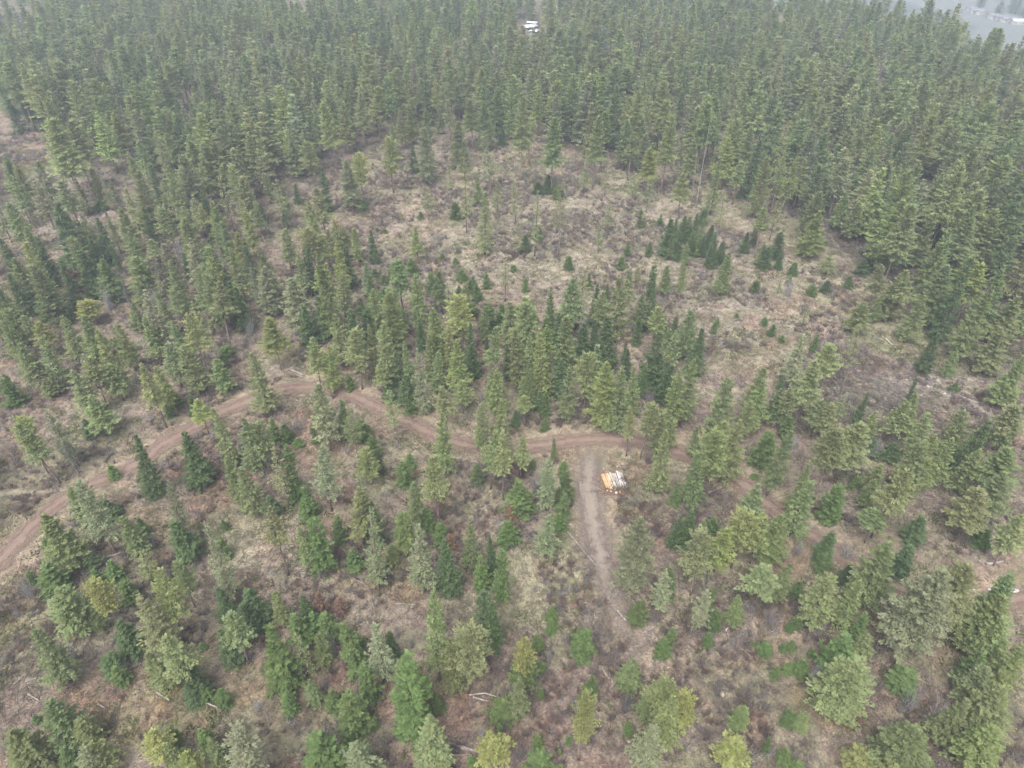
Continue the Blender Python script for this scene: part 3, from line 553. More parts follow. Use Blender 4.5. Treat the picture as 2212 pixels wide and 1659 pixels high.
# looser fill where the photograph shows mixed growth: x0, x1, y0, y1 (2212 px view), spacing, share, kinds
for (x0, x1, y0, y1, sp2, pr, kinds) in [(0,640,420,560,5.6,.6,'qqpfgfw'),(0,700,560,700,5.3,.65,'qfqgvfp'),(640,960,560,810,4.8,.85,'qfqfvqp'),(940,1540,690,870,4.7,.8,'fqqfqvp'),(700,940,770,850,5,.7,'qfqpv'),(0,500,700,900,5.0,.8,'qqpvfgv'),(500,900,1330,1560,3.6,.55,'vvfvq'),(380,900,950,1250,6,.4,'vfqv'),(880,1250,1010,1200,5.5,.35,'vvqv'),(1350,1750,1100,1350,8,.35,'qvp'),
        (1500,1760,880,1080,6.2,.6,'qqpfpv'),(1760,2212,975,1080,6.5,.6,'qqpfpv'),(1750,2020,1080,1400,7.5,.5,'qpqgv'),(1350,1750,380,520,7,.5,'qpqw'),(420,900,900,1200,8,.35,'qvgf'),(0,500,1150,1420,8,.35,'qgv')]:
    c4 = [hit(x0, y0), hit(x1, y0), hit(x0, y1), hit(x1, y1)]; ya = min(c[1] for c in c4); yb = max(c[1] for c in c4); xa = min(c[0] for c in c4); xb = max(c[0] for c in c4)
    for gx in np.arange(xa, xb, sp2):
        for gy in np.arange(ya, yb, sp2):
            x = gx+rng.uniform(-.5, .5)*sp2; y = gy+rng.uniform(-.5, .5)*sp2; r = rng.random(4); z = float(ground(x, y)); px, py, d = proj(x, y, z)
            if not (x0 < px < x1 and y0 < py < y1) or r[0] > pr or float(road_dist_grid(np.array([x]), np.array([y]))[0]) < 4.5: continue
            if vnoise(x/11, y/11, 97) > .78 or np.min(np.hypot(hx-x, hy-y)) < 2.7: continue
            if math.hypot((px-1325)/75, (py-1040)/70) < 1 or math.hypot((px-560)/90, (py-1200)/60) < 1 or math.hypot((px-1590)/75, (py-765)/50) < 1 or math.hypot((px-1950)/150, (py-845)/60) < 1: continue
            k = kinds[int(r[1]*len(kinds))]; H = rng.uniform(2, 4.5) if k == 'v' else rng.uniform(8, 15) if k != 'f' else rng.uniform(5, 12)
            R = H*.36 if k == 'v' else H*(.17+.07*r[2]); FILL.append([x, y, z, H, R, k, (H*FPX/d)*(2*R*FPX/d)])
# trees beside the picture so that the wood goes on
for _ in range(380):
    y = rng.uniform(20, 215); side = rng.choice([-1, 1]); xe = side*(y*CP+CAM_H*SP)*.72
    x = xe+side*rng.uniform(2, 60); k = rng.choice(list('qqpgfv')); H = rng.uniform(10, 17) if k != 'v' else rng.uniform(2, 4)
    FILL.append([x, y, float(ground(x, y)), H, H*.17 if k != 'v' else 1.3, k, 0])

for _ in range(70):                   # and below the picture's lower edge
    x = rng.uniform(-60, 60); y = rng.uniform(2, 27); k = rng.choice(list('qpfvvg')); H = rng.uniform(8, 13) if k != 'v' else rng.uniform(1.5, 4)
    if proj(x, y, H)[1] > 1700: FILL.append([x, y, float(ground(x, y)), H, H*.17 if k != 'v' else 1.2, k, 0])

KNAME = dict(p='pine_tree', y='pine_tree', q='conifer_tree', g='conifer_tree', w='thin_conifer', f='dark_fir', v='young_fir', s='fir_sapling', r='dead_sapling', d='dead_tree')
CAT = dict(p='pine tree', y='pine tree', q='conifer', g='conifer', w='thin conifer', f='dark fir', v='young fir', s='sapling', r='dead sapling', d='dead tree')
GROUP = dict(p='pines with bare lower trunks', y='pines with bare lower trunks', q='conifers of the wood', g='conifers of the wood', w='thin conifers of the clearing', f='dark firs', v='young bushy firs',
             s='small fir saplings', r='rust brown dead saplings', d='dead grey trees')
count = {}
for t in TREES: count[KNAME[t[5]]] = count.get(KNAME[t[5]], 0)+1
FILL.sort(key=lambda t: -t[6]); REST = []
for t in FILL:
    n = KNAME[t[5]]; px, py, d = proj(t[0], t[1], t[2]+t[3]*.8)
    if count.get(n, 0) < 300 and 0 < px < 2212 and 0 < py < 1659: TREES.append(t+['fill']); count[n] = count.get(n, 0)+1
    else: REST.append(t)
print('TREES', len(TREES), count, 'rest', len(REST))

# landmarks for the labels (2212 px view)
MARKS = [(1325,1040,'stacked cut logs'),(1270,950,'road junction'),(620,838,'upper road bend'),(1143,62,'white metal roofs'),(1930,850,'grey slash heap'),(1590,762,'bare dark soil patch'),
 (1050,1505,'fallen curved-branch tree'),(1190,1250,'pale dry grass patch'),(2160,1278,'row of white boulders'),(1930,1355,'orange earth patch'),(560,1210,'flattened straw patch'),(2150,25,'far valley field'),
 (92,392,'grey gravel opening'),(1420,750,'tall dark fir clump'),(1480,510,'clearing fir thicket'),(430,1510,'yellow mossy opening'),(60,1065,'dry grass verge'),(1108,1105,'rust brown sapling'),
 (370,640,'grey leafless thicket'),(1010,1625,'fallen grey trunk'),(1275,1340,'pale grey snag'),(1150,430,'open grassy slope'),(1885,240,'brown forest gap'),(2060,870,'grassy track'),
 (880,300,'upper forest edge'),(300,1000,'road slope'),(1750,1160,'rutted road piece'),(760,1180,'brushy hollow'),(1000,640,'bushy young firs')]
used_rank = {}
def label_for(look, kind, px, py):
    d, mx, my, nm = min((math.hypot(px-a, (py-b)*1.4), a, b, n) for a, b, n in MARKS)
    dx, dy = px-mx, py-my
    side = ('right of' if dx > 0 else 'left of') if abs(dx) > abs(dy)*1.2 else ('beyond' if dy < 0 else 'in front of')
    key = (look, kind, side, nm); used_rank[key] = used_rank.get(key, 0)+1; r = used_rank[key]
    o = ['', 'second ', 'third ', 'fourth ', 'fifth ', 'sixth ', 'seventh ', 'eighth ', 'ninth ', 'tenth ', 'eleventh ', 'twelfth ', 'thirteenth ', 'fourteenth ', 'fifteenth ', 'sixteenth ', 'seventeenth ', 'eighteenth ', 'nineteenth ', 'twentieth ']
    q = (o[r-1] if r <= 20 else f'{r}th ')
    if r > 1 or True:
        return f"{look} {kind}, {q}nearest {side} the {nm}"
def dist_mark(t):
    px, py, _ = proj(t[0], t[1], t[2]+t[3]*.5)
    return min(math.hypot(px-a, (py-b)*1.4) for a, b, n in MARKS)
TREES.sort(key=dist_mark)
def jit(c, a, r):
    b = 1+a*r.normal(); return tuple(max(.01, v*b*(1+.35*a*r.normal())) for v in c)
KIND_WORD = dict(p='pine', y='pine', q='conifer', g='conifer', w='thin conifer', f='dark fir', v='young fir', s='fir sapling', r='dead sapling', d='dead tree')
BARK = (.20, .165, .145)
for t in TREES:
    x, y, z, H, R, k, sz = t[:7]
    r = np.random.default_rng(int(abs(x*131+y*977)*10) % 2**31)
    fam = TPL[{'p': 'P', 'y': 'P', 'q': 'Q', 'g': 'G'}.get(k, k) if R > 3.0 else k]; cm, tm = fam[r.integers(len(fam))]
    col = jit(COLS[k], .075, r)
    if k in 'qp':
        m = r.random()
        if m < .18: col = tuple(a*b for a, b in zip(col, (1.07, 1.06, .97)))
        elif m < .36: col = tuple(a*b for a, b in zip(col, (.88, .92, .94)))
        elif m < .46: col = tuple(a*b for a, b in zip(col, (1.03, 1.02, 1.1)))
    lum = col[1]/COLS[k][1]
    tall = 'tall' if H > 14 else 'small' if H < 4 else 'mid-sized'; slim = R/H < .14
    look = {'p': 'bare-trunked', 'y': 'yellow green', 'q': 'olive', 'g': 'greyish', 'w': 'sparse', 'f': 'dense', 'v': 'vivid green', 's': 'tiny green', 'r': 'rust brown', 'd': 'leafless grey'}[k]
    if k in 'pqg': look = (tall+(' slim ' if slim else ' broad ')+('pale ' if lum > 1.12 else 'dark ' if lum < .88 else '')+look)
    elif k in 'wf': look = tall+' '+look
    elif k == 'v': look = ('low ' if H < 2.2 else 'bushy ' if R/H > .33 else 'upright ')+look
    px, py, _ = proj(x, y, z+H*.5)
    root = bpy.data.objects.new(KNAME[k], None); C.objects.link(root); root.empty_display_size = .5
    root.location = (x, y, z); sx = R/2.0; root.scale = (sx, sx, H/10)
    root.rotation_euler = (r.normal(0, .038), r.normal(0, .038), r.uniform(0, 6.28))
    root['label'] = label_for(look, KIND_WORD[k], px, py); root['category'] = CAT[k]; root['group'] = GROUP[k]
    obj(cm.name.split('.')[0], cm, root, col)
    to = obj('trunk', tm, root, jit(BARK, .18, r) if k != 'd' else jit((.30, .27, .25), .1, r))
    ts = (max(.6, min(1.25, H/13)))/sx if k not in 'svr' else .5/sx
    to.scale = (ts, ts, 1)

# the rest of the closed wood, past what one could count
def light(seed, base, prof):
    c = crown(seed, base=base, lay=17, per=8, prof=prof, ncl=18, clump=.37, cw=.22, droop=.25, lift=.5, gap=.1, rag=.35, calm=.55)
    b = trunk(seed+5, limbs=8, sides=4, lw=.06); return join([c, (b[0], b[1], b[2]*np.array([1.1, .78, 1.25]))])
LT = [light(11, .3, 'ogive'), light(12, .4, 'ogive'), light(13, .45, 'cone'), light(14, .25, 'ogive'), light(15, .35, 'cone'), light(16, .5, 'ogive')]
rest = REST; n = len(rest)
NT = []
for i, (bs, pf) in enumerate([(.15, 'cone'), (.25, 'ogive'), (.3, 'cone'), (.45, 'ogive')]):
    c = crown(60+i, base=bs, lay=22, per=9, prof=pf, ncl=18, clump=.32, cw=.16, droop=.28, lift=.5, gap=.1, rag=.38); b = trunk(70+i, limbs=20, sides=5, lw=.04)
    NT.append(join([c, (b[0], b[1], b[2]*np.array([1.1, .78, 1.25]))]))
c = crown(64, base=.02, lay=20, per=10, prof='cone', ncl=18, clump=.34, cw=.18, gap=.05, rag=.28); b = trunk(75, limbs=4, sides=5); FT = [join([c, b])]
ALLT = LT+NT+FT
if n:
    col = np.array([jit(COLS[t[5]], .12, rng) for t in rest]); m = rng.random(n)[:, None]
    col = np.where(m < .15, col*[1.12, 1.1, .95], np.where(m < .35, col*[.84, .9, .92], col))
    near = np.array([t[6] > 900 for t in rest]); low_ = np.array([t[5] in 'vf' for t in rest])
    idx = np.where(low_, len(ALLT)-1, np.where(near, 6+rng.integers(0, 4, n), rng.integers(0, 6, n)))
    V, F, T = scatter(ALLT, idx, np.array([[t[0], t[1], t[2]] for t in rest]), rng.uniform(0, 6.28, n), np.array([[t[4]/2, t[3]/10] for t in rest]), col)
    obj('forest', mesh_np('forest', V, F, M_FOL, T), kind='stuff', label='closed conifer forest stretching away behind the clearing')

# ------------------------------------------------------------------ low growth on the ground
def visible_points(n, ylo, yhi, pad=40):
    P = []
    while len(P) < n:
        y = rng.uniform(ylo, yhi, 4000); w = (y*CP+CAM_H*SP)*.95; x = rng.uniform(-1, 1, 4000)*w.max(); ok = np.abs(x) < w
        P += list(zip(x[ok], y[ok]))
    return np.array(P[:n])
def tuft(seed, n=9, h=.4, w=.07, sp=.28):
    g = np.random.default_rng(seed); P = np.column_stack([g.normal(0, sp, n), g.normal(0, sp, n), np.zeros(n)-.03])
    Q = P+np.column_stack([g.normal(0, h*.6, n), g.normal(0, h*.6, n), h*g.uniform(.5, 1.1, n)]); return sticks(P, Q, np.full(n, w), g.uniform(.75, 1.25, n))
def low(seed, n=18, H=.85, w=.06):
    return bare_shrub(seed, n=n, H=H, sub=2, w=w, spread=1.1)
def grow(name, tpls, n, ylo, yhi, keep, colf, s0, s1, label):
    P = visible_points(n, ylo, yhi); k = keep(P[:, 0], P[:, 1]) > rng.random(len(P))
    P = P[k & (road_dist_grid(P[:, 0], P[:, 1]) > 2.6)]; m = len(P)
    loc = np.column_stack([P, ground(P[:, 0], P[:, 1])]); s = rng.uniform(s0, s1, m)
    V, F, T = scatter(tpls, rng.integers(0, len(tpls), m), loc, rng.uniform(0, 6.28, m), np.column_stack([s, s*rng.uniform(.7, 1.2, m)]), colf(P, m))
    obj(name, mesh_np(name, V, F, M_DRY, T), kind='stuff', label=label)
def c_grass(P, m):
    c = cover(P[:, 0], P[:, 1]); return c*rng.uniform(.85, 1.5, (m, 1))*np.where(rng.random((m, 1)) < .3, [[.85, 1.1, .7]], [[1.1, 1.08, 1.0]])
def c_brush(P, m):
    a = np.array([[.20, .158, .145], [.30, .265, .25], [.24, .16, .13], [.38, .35, .33]]); return a[rng.choice(4, m, p=[.45, .25, .2, .1])]*rng.uniform(.7, 1.2, (m, 1))
grow('grass', [tuft(i) for i in range(6)], 165000, 6, 235, lambda x, y: .35+.6*sstep(.4, .6, fbm(x/5, y/5, 61, 3)), c_grass, .7, 1.5, 'dry tufted grass over the open ground')
grow('brush', [low(20+i) for i in range(6)], 64000, 6, 240, lambda x, y: sstep(.44, .62, fbm(x/9, y/9, 71, 3)), c_brush, .6, 1.7, 'low leafless brush in grey brown patches')
def c_green(P, m): return np.array([[.13, .16, .05]])*rng.uniform(.6, 1.5, (m, 1))
grow('ground_cover', [tuft(40+i, 14, .35, .16, .4) for i in range(4)], 28000, 6, 230, lambda x, y: sstep(.52, .66, fbm(x/6, y/6, 81, 3)), c_green, .6, 1.4, 'low green leafy plants between the brush')
# fallen sticks and slash, strewn thickest on the slash heap and along the spur track
P = visible_points(9000, 28, 220); cx = [(hit(1950, 845), 14), (hit(1950, 850), 22), (hit(1850, 820), 12), (hit(1930, 860), 9), (hit(1400, 1390), 7), (hit(590, 1200), 8), (hit(40, 1440), 9), (hit(720, 905), 6), (hit(1560, 1110), 7), (hit(1330, 1300), 6), (hit(1560, 1330), 8), (hit(60, 1480), 8)]
E = np.concatenate([np.array(c[:2])+rng.normal(0, .45, (int(r*r*6), 2))*r for c, r in cx]); P = np.concatenate([P, E]); m = len(P)
P3 = np.column_stack([P, ground(P[:, 0], P[:, 1])+.06]); az = rng.uniform(0, 6.28, m); l = rng.uniform(.5, 2.4, m)*np.where(rng.random(m) < .1, 1.8, 1)
Q3 = P3+np.column_stack([np.cos(az)*l, np.sin(az)*l, rng.uniform(-.02, .35, m)])
V, F, T = sticks(P3, Q3, rng.uniform(.04, .11, m), rng.uniform(.7, 1.3, m)); tc = np.array([[.36, .32, .30], [.27, .21, .18], [.5, .46, .42]])[rng.choice(3, m, p=[.5, .35, .15])]
obj('woody_debris', mesh_np('woody_debris', V, F, M_DRY, T*np.repeat(tc, 4, 0)), kind='stuff', label='weathered sticks and slash strewn on the ground')

# ------------------------------------------------------------------ things on the ground
def put(name, me, x, y, z, label, cat, group=None, rot=0, scl=(1, 1, 1), color=None, tilt=(0, 0)):
    o = obj(name, me, None, color, label=label, category=cat); o.location = (x, y, z); o.rotation_euler = (tilt[0], tilt[1], rot); o.scale = scl
    if group: o['group'] = group
    return o
# leafless shrubs: x, y (2212 px view, at the foot), width, height in px
for i, (sx_, sy_, w, h, c, lb) in enumerate([
    (345,665,60,45,(.42,.40,.40),'pale grey leafless shrub, widest of the grey thicket'),(385,680,45,38,(.38,.35,.35),'grey leafless shrub low on the grey thicket'),(240,668,50,45,(.38,.36,.36),'grey leafless shrub at the start of the grey thicket'),
    (545,720,50,40,(.45,.44,.42),'whitish leafless shrub under grey green conifers above the road'),(640,725,34,40,(.40,.37,.36),'grey leafless shrub beside the multi-stemmed conifer'),(395,560,36,50,(.34,.33,.33),'grey leafless shrub among tall conifers in the upper wood'),
    (165,1425,60,50,(.46,.44,.42),'pale forked leafless shrub between two broad conifers'),(275,1450,34,30,(.44,.43,.40),'pale lichen-grey shrub beside a low dark fir'),(70,1290,55,55,(.34,.33,.33),'grey leafless shrub on the bank below the road'),
    (560,1535,40,45,(.46,.45,.44),'silver leafless shrub in the mossy opening'),(635,1445,70,70,(.33,.31,.30),'grey leafless shrub between vivid firs'),(720,1420,60,70,(.42,.39,.38),'tall pale leafless shrub beside the fir thicket'),
    (705,1490,34,55,(.40,.38,.37),'narrow grey leafless shrub below the pale tall one'),(860,1375,30,34,(.42,.39,.38),'small grey leafless shrub, left one of a pair'),(890,1400,34,40,(.40,.38,.36),'grey leafless shrub, right one of a pair'),
    (1185,1430,34,44,(.42,.39,.37),'grey shrub with white stems by the dark round fir'),(1040,1600,40,50,(.48,.47,.46),'silver leafless shrub near the fallen grey trunk'),(1125,1640,46,70,(.36,.32,.31),'upright bare stems beside the fallen grey trunk'),
    (1250,1540,60,60,(.44,.42,.40),'pale leafless shrub behind a yellow-topped pine'),(1350,1535,50,70,(.28,.26,.26),'dark grey leafless shrub in the lower track'),(2010,1570,90,80,(.46,.44,.43),'large pale grey leafless shrub low in the wood'),
    (1960,1530,60,60,(.38,.36,.35),'grey leafless shrub beside the large pale one'),(1750,1475,50,70,(.46,.44,.44),'silver leafless shrub touching a broad conifer'),(1765,1375,60,60,(.40,.36,.34),'leaning leafless shrub below a leaning conifer'),
    (1720,1200,50,40,(.36,.32,.31),'round leafless shrub at the rutted road piece'),(1825,1205,60,44,(.42,.40,.38),'pale leafless shrub across from the rutted road piece'),(1930,660,44,40,(.50,.47,.45),'white-stemmed bare shrub at the edge of the wood'),
    (1850,1010,60,50,(.40,.38,.38),'grey leafless shrub behind a broad pine'),(1710,970,50,40,(.42,.40,.40),'grey leafless shrub below the twin pines'),(1880,985,60,50,(.38,.36,.36),'grey leafless shrub in the hollow beyond the broad pine'),
    (1700,640,50,40,(.42,.38,.37),'faint grey shrub on the open slope'),(1145,880,50,30,(.36,.33,.32),'grey leafless shrub above the road junction bank'),(1045,865,50,30,(.34,.31,.30),'grey brown leafless shrub near dark trunks above the road'),
    (640,930,60,34,(.30,.27,.26),'grey tangled leafless shrub inside the upper road bend'),(365,1250,36,30,(.40,.37,.36),'grey leafless shrub by a leaning conifer'),(330,1180,60,30,(.38,.34,.33),'flat pale leafless shrub below a lone dark fir'),
    (1160,1060,60,50,(.36,.33,.32),'grey leafless shrub beside the vivid firs of the junction'),(1400,1000,60,40,(.25,.21,.20),'brown leafless shrub at the inner corner of the junction'),(1790,1460,50,50,(.34,.32,.32),'grey leafless shrub under the broad conifer'),
    (1400,880,60,44,(.30,.26,.25),'brown leafless shrub behind the roadside pines'),(1660,1350,60,44,(.34,.30,.30),'grey leafless shrub between two vivid firs')]):
    x, y, z = hit(sx_, sy_); d = y*CP+CAM_H*SP; W_ = w/FPX*d; H_ = h/FPX*d/.8
    put('bare_shrub', SHRUB[i % 4], x, y, z, lb, 'shrub', 'leafless grey shrubs', rng.uniform(0, 6.28), (W_/1.9, W_/1.9, H_/1.15), c)

# fallen logs: from, to (2212 px view), thickness m, tone
def log_mesh(L, r, seed, stubs=0, curve=.02, ends=True):
    g = np.random.default_rng(seed); n = 7; s = np.linspace(0, 1, n)
    pts = np.column_stack([s*L-L/2, np.cumsum(g.normal(0, curve*L/n, n)), np.full(n, r*.8)]); rad = r*(1-.45*s)*g.uniform(.93, 1.07, n)
    parts = [tube(pts, rad, 9)]
    if stubs:
        t = g.uniform(.1, .95, stubs); az = g.uniform(-.3, 3.4, stubs); l = g.uniform(.4, 1.6, stubs)*L*.09
        P = np.column_stack([t*L-L/2, np.interp(t, s, pts[:, 1]), np.full(stubs, r)]); Q = P+np.column_stack([l*.5, np.cos(az)*l, np.abs(np.sin(az))*l*.7]); parts.append(sticks(P, Q, np.full(stubs, .05), np.full(stubs, 1.)))
    return join(parts)
LOGS = [(625,808,655,815,.16,1.5,'two-toned white log lying where the upper road bends',4),(632,800,650,808,.10,1.4,'short white log crossing behind the white bend log',2),(1000,960,..., 0)] if False else []
for i, (x0, y0, x1, y1, r, c, lb) in enumerate([
    (627,800,657,811,.17,(.58,.55,.52),'white fallen log beside the upper road bend'),(640,812,655,815,.12,(.52,.48,.44),'thin white fallen log touching the bend log'),
    (336,727,348,717,.13,(.52,.50,.47),'short grey fallen log near young conifers left of the wood'),(223,1205,236,1228,.15,(.50,.47,.45),'pale log leaning toward the dirt road among brush'),
    (2070,858,2113,873,.24,(.52,.49,.46),'long pale log at the end of the boulder row'),(1912,733,1926,746,.2,(.60,.57,.55),'white log on the green patch of the slope'),(1888,731,1910,735,.14,(.40,.36,.34),'grey log touching the white log on the green patch'),
    (1955,822,1962,824,.2,(.62,.59,.56),'short white log end at the boulder row'),(2128,852,2212,868,.16,(.36,.33,.32),'long grey fallen trunk in the grass beyond the slash'),
    (1225,1150,1283,1215,.13,(.46,.42,.40),'long thin grey log slanting along the spur track'),(1333,1320,1352,1342,.12,(.56,.53,.50),'pale log beside the stones of the spur track'),
    (1303,1450,1316,1468,.14,(.60,.57,.53),'pale cut log below the bushy fir of the spur'),(1315,1452,1326,1482,.09,(.45,.42,.38),'thin pole beside the pale cut log'),
    (1022,1508,1053,1516,.15,(.58,.55,.52),'white pole under the fallen curved-branch tree'),(995,1616,1034,1626,.26,(.46,.40,.38),'fallen grey trunk below the lush leaning conifer'),(968,1605,996,1616,.22,(.36,.31,.29),'darker piece of the broken fallen trunk'),
    (980,1633,1015,1630,.13,(.38,.34,.32),'thin dark log below the fallen trunk'),(340,1497,367,1515,.13,(.56,.52,.47),'pale curved fallen stick in the mossy opening'),(438,1516,470,1530,.14,(.52,.48,.44),'pale log below the low green firs'),
    (213,1522,228,1531,.12,(.56,.52,.48),'short pale log on rust brown litter'),(1530,1215,1565,1190,.14,(.42,.37,.34),'brown pole lying in the slash heap by the spur'),(1515,1072,1565,1052,.2,(.36,.31,.28),'dark pole over the branch heap below the road'),
    (1567,1365,1583,1340,.13,(.54,.44,.40),'pinkish pole leaning in brush'),(1597,1270,1640,1225,.15,(.46,.42,.39),'grey pole among the stick heap under pines'),(1845,1245,1853,1250,.2,(.40,.29,.22),'short brown log by the rutted road piece'),
    (2160,1245,2174,1262,.12,(.56,.50,.47),'pale stick on pink soil beyond the boulder row'),(2130,1221,2166,1214,.22,(.60,.56,.53),'white root end beside a leaning trunk foot'),(575,428,620,423,.13,(.50,.47,.45),'thin grey log at the forest foot'),
    (567,510,574,528,.15,(.58,.55,.52),'white thin log standing out on the upper slope'),(1225,476,1250,483,.16,(.60,.56,.53),'white log on the open grassy slope'),(853,490,872,491,.18,(.58,.55,.52),'white log beside the grey stump of the slope'),
    (1830,1025,1842,1015,.15,(.44,.40,.38),'grey stick beside the broad pine'),(1500,770,1508,790,.1,(.48,.44,.42),'thin grey pole beside the bare soil patch'),(1770,755,1800,700,.1,(.48,.42,.38),'thin tan pole in the slope brush'),
    (55,1475,80,1465,.12,(.50,.45,.41),'grey stick pointing away from the lower wood'),(62,1500,86,1515,.12,(.46,.40,.36),'brown pole on pink litter'),(30,1480,52,1462,.13,(.44,.39,.36),'curved grey pole on pink litter'),
    (215,1210,270,1195,.2,(.36,.30,.27),'dark fallen trunk among brush below the road'),(1140,1650,1165,1600,.1,(.42,.37,.35),'leaning bare pole beside the upright stems'),(745,1240,790,1265,.12,(.42,.38,.35),'grey log in the brushy hollow'),
    (855,1305,900,1308,.1,(.46,.41,.37),'thin pale log in the reddish brush'),(765,1290,800,1270,.1,(.42,.38,.35),'thin crooked stick in the brushy hollow'),(1615,790,1630,778,.12,(.45,.40,.38),'short stick on the pink soil')]):
    a = np.array(hit(x0, y0)); b = np.array(hit(x1, y1)); L = float(np.linalg.norm(b-a)); c0 = (a+b)/2
    c = tuple(v*.6 for v in c); me = mk('fallen_log', log_mesh(L, r, 300+i, stubs=7 if r < .2 else 3), M_BARK)
    put('fallen_log', me, c0[0], c0[1], c0[2]+.05, lb, 'fallen log', 'fallen logs', math.atan2(b[1]-a[1], b[0]-a[0]), color=c, tilt=(0, 0))

# the stack of cut logs
LM = [mk('cut_log', log_mesh(1.0, .5, 500+i, curve=.03), M_BARK) for i in range(4)]
pa, pb = hit(1308.5, 1058), hit(1352, 1050)
g = np.random.default_rng(3); tones = [tuple(v*.8 for v in q_) for q_ in [(.64,.44,.27),(.66,.50,.26),(.70,.52,.30),(.64,.42,.25),(.72,.60,.44),(.74,.66,.54),(.62,.47,.32),(.72,.64,.52),(.58,.42,.30),(.66,.60,.56),(.56,.56,.58),(.70,.68,.67),(.62,.61,.62),(.76,.74,.74),(.60,.56,.56),(.72,.69,.70),(.52,.47,.47),(.68,.64,.64)]]
words_ = ['orange', 'tan', 'tan', 'orange', 'straw coloured', 'cream', 'brown', 'cream', 'brown', 'grey', 'blue grey', 'white', 'grey', 'white', 'grey', 'white', 'dull grey', 'white']
k = len(tones); base_c = []
for i in range(k):
    t = i/(k-1)
    A = np.array(hit(1309+t*43+g.normal(0, .4), 1058-t*9+g.normal(0, 1.2))); B = np.array(hit(1299+t*43+g.normal(0, .4), 1027-t*6+g.normal(0, 1.5)))
    L = float(np.linalg.norm(A-B)); c0 = (A+B)/2; r = g.uniform(.10, .145)
    put('cut_log', LM[i % 4], c0[0], c0[1], c0[2]+.03, f"{words_[i]} cut log in the stack, {i+1}{'st' if i == 0 else 'nd' if i == 1 else 'rd' if i == 2 else 'th'} from the sawdust end", 'cut log', 'stacked cut logs', math.atan2(A[1]-B[1], A[0]-B[0]), (L, r*2, r*2), tones[i])
for i in range(7):
    t = .12+i/7*.8; A = np.array(hit(1309+t*43, 1057-t*9+g.normal(0, 1))); B = np.array(hit(1300+t*43, 1030-t*6+g.normal(0, 2))); L = float(np.linalg.norm(A-B)); c0 = (A+B)/2; r = g.uniform(.09, .125)
    put('cut_log', LM[(i+1) % 4], c0[0], c0[1], c0[2]+.17, f"{words_[int(t*17)]} cut log on the stack's upper row, number {i+1} from the sawdust", 'cut log', 'stacked cut logs', math.atan2(A[1]-B[1], A[0]-B[0])+g.normal(0, .04), (L*.95, r*2, r*2), tones[int(t*17)])
# sawdust and bark at its end
def patch(name, px, py, rx, ry, n, sz, cols, label):
    x, y, z = hit(px, py); q = g.normal(0, .45, (n, 2)); P = np.column_stack([x+q[:, 0]*rx, y+q[:, 1]*ry]); P = np.column_stack([P, ground(P[:, 0], P[:, 1])+.05+.06*g.random(n)])
    az = g.uniform(0, 6.28, n); l = sz*g.uniform(.5, 1.5, n); Q = P+np.column_stack([np.cos(az)*l, np.sin(az)*l, g.uniform(0, .05, n)])
    V, F, T = sticks(P, Q, l*.5, np.ones(n)); o = obj(name, mesh_np(name, V, F, M_DRY, T*np.repeat(np.array(cols)[g.integers(0, len(cols), n)], 4, 0)), kind='stuff', label=label)
patch('sawdust', 1300, 1043, 1.1, 3.0, 900, .22, [(.42,.22,.12),(.46,.30,.18),(.46,.36,.25),(.40,.24,.15)], 'orange sawdust at the end of the log stack')
patch('bark_litter', 1328, 1064, 4.0, .7, 300, .2, [(.34,.17,.12),(.26,.16,.13),(.5,.3,.2)], 'red brown bark litter in front of the log stack')
def round_block(r, h, seed):
    return tube([[0, 0, 0], [0, 0, h]], [r, r*.95], 10)
for i, (bx, by, c, lb) in enumerate([(1330,1065,(.5,.49,.49),'white log round in front of the stack'),(1339,1064,(.66,.36,.24),'small orange log round at the stack'),(1319,1062,(.68,.42,.24),'orange log round under the stack middle'),
     (1311,1061,(.70,.48,.36),'pink log round under the stack end'),(1303,1013,(.45,.43,.41),'white block behind the stack, nearer the track'),(1332,1008,(.45,.43,.41),'white block farthest behind the stack')]):
    x, y, z = hit(bx, by); s_ = .15 if i else .24
    put('log_round', mk('log_round', round_block(s_, s_*1.1, i), M_BARK), x, y, z, lb, 'log round', 'log rounds by the stack', 0, color=c, tilt=(.6 if i == 0 else 0, .5))

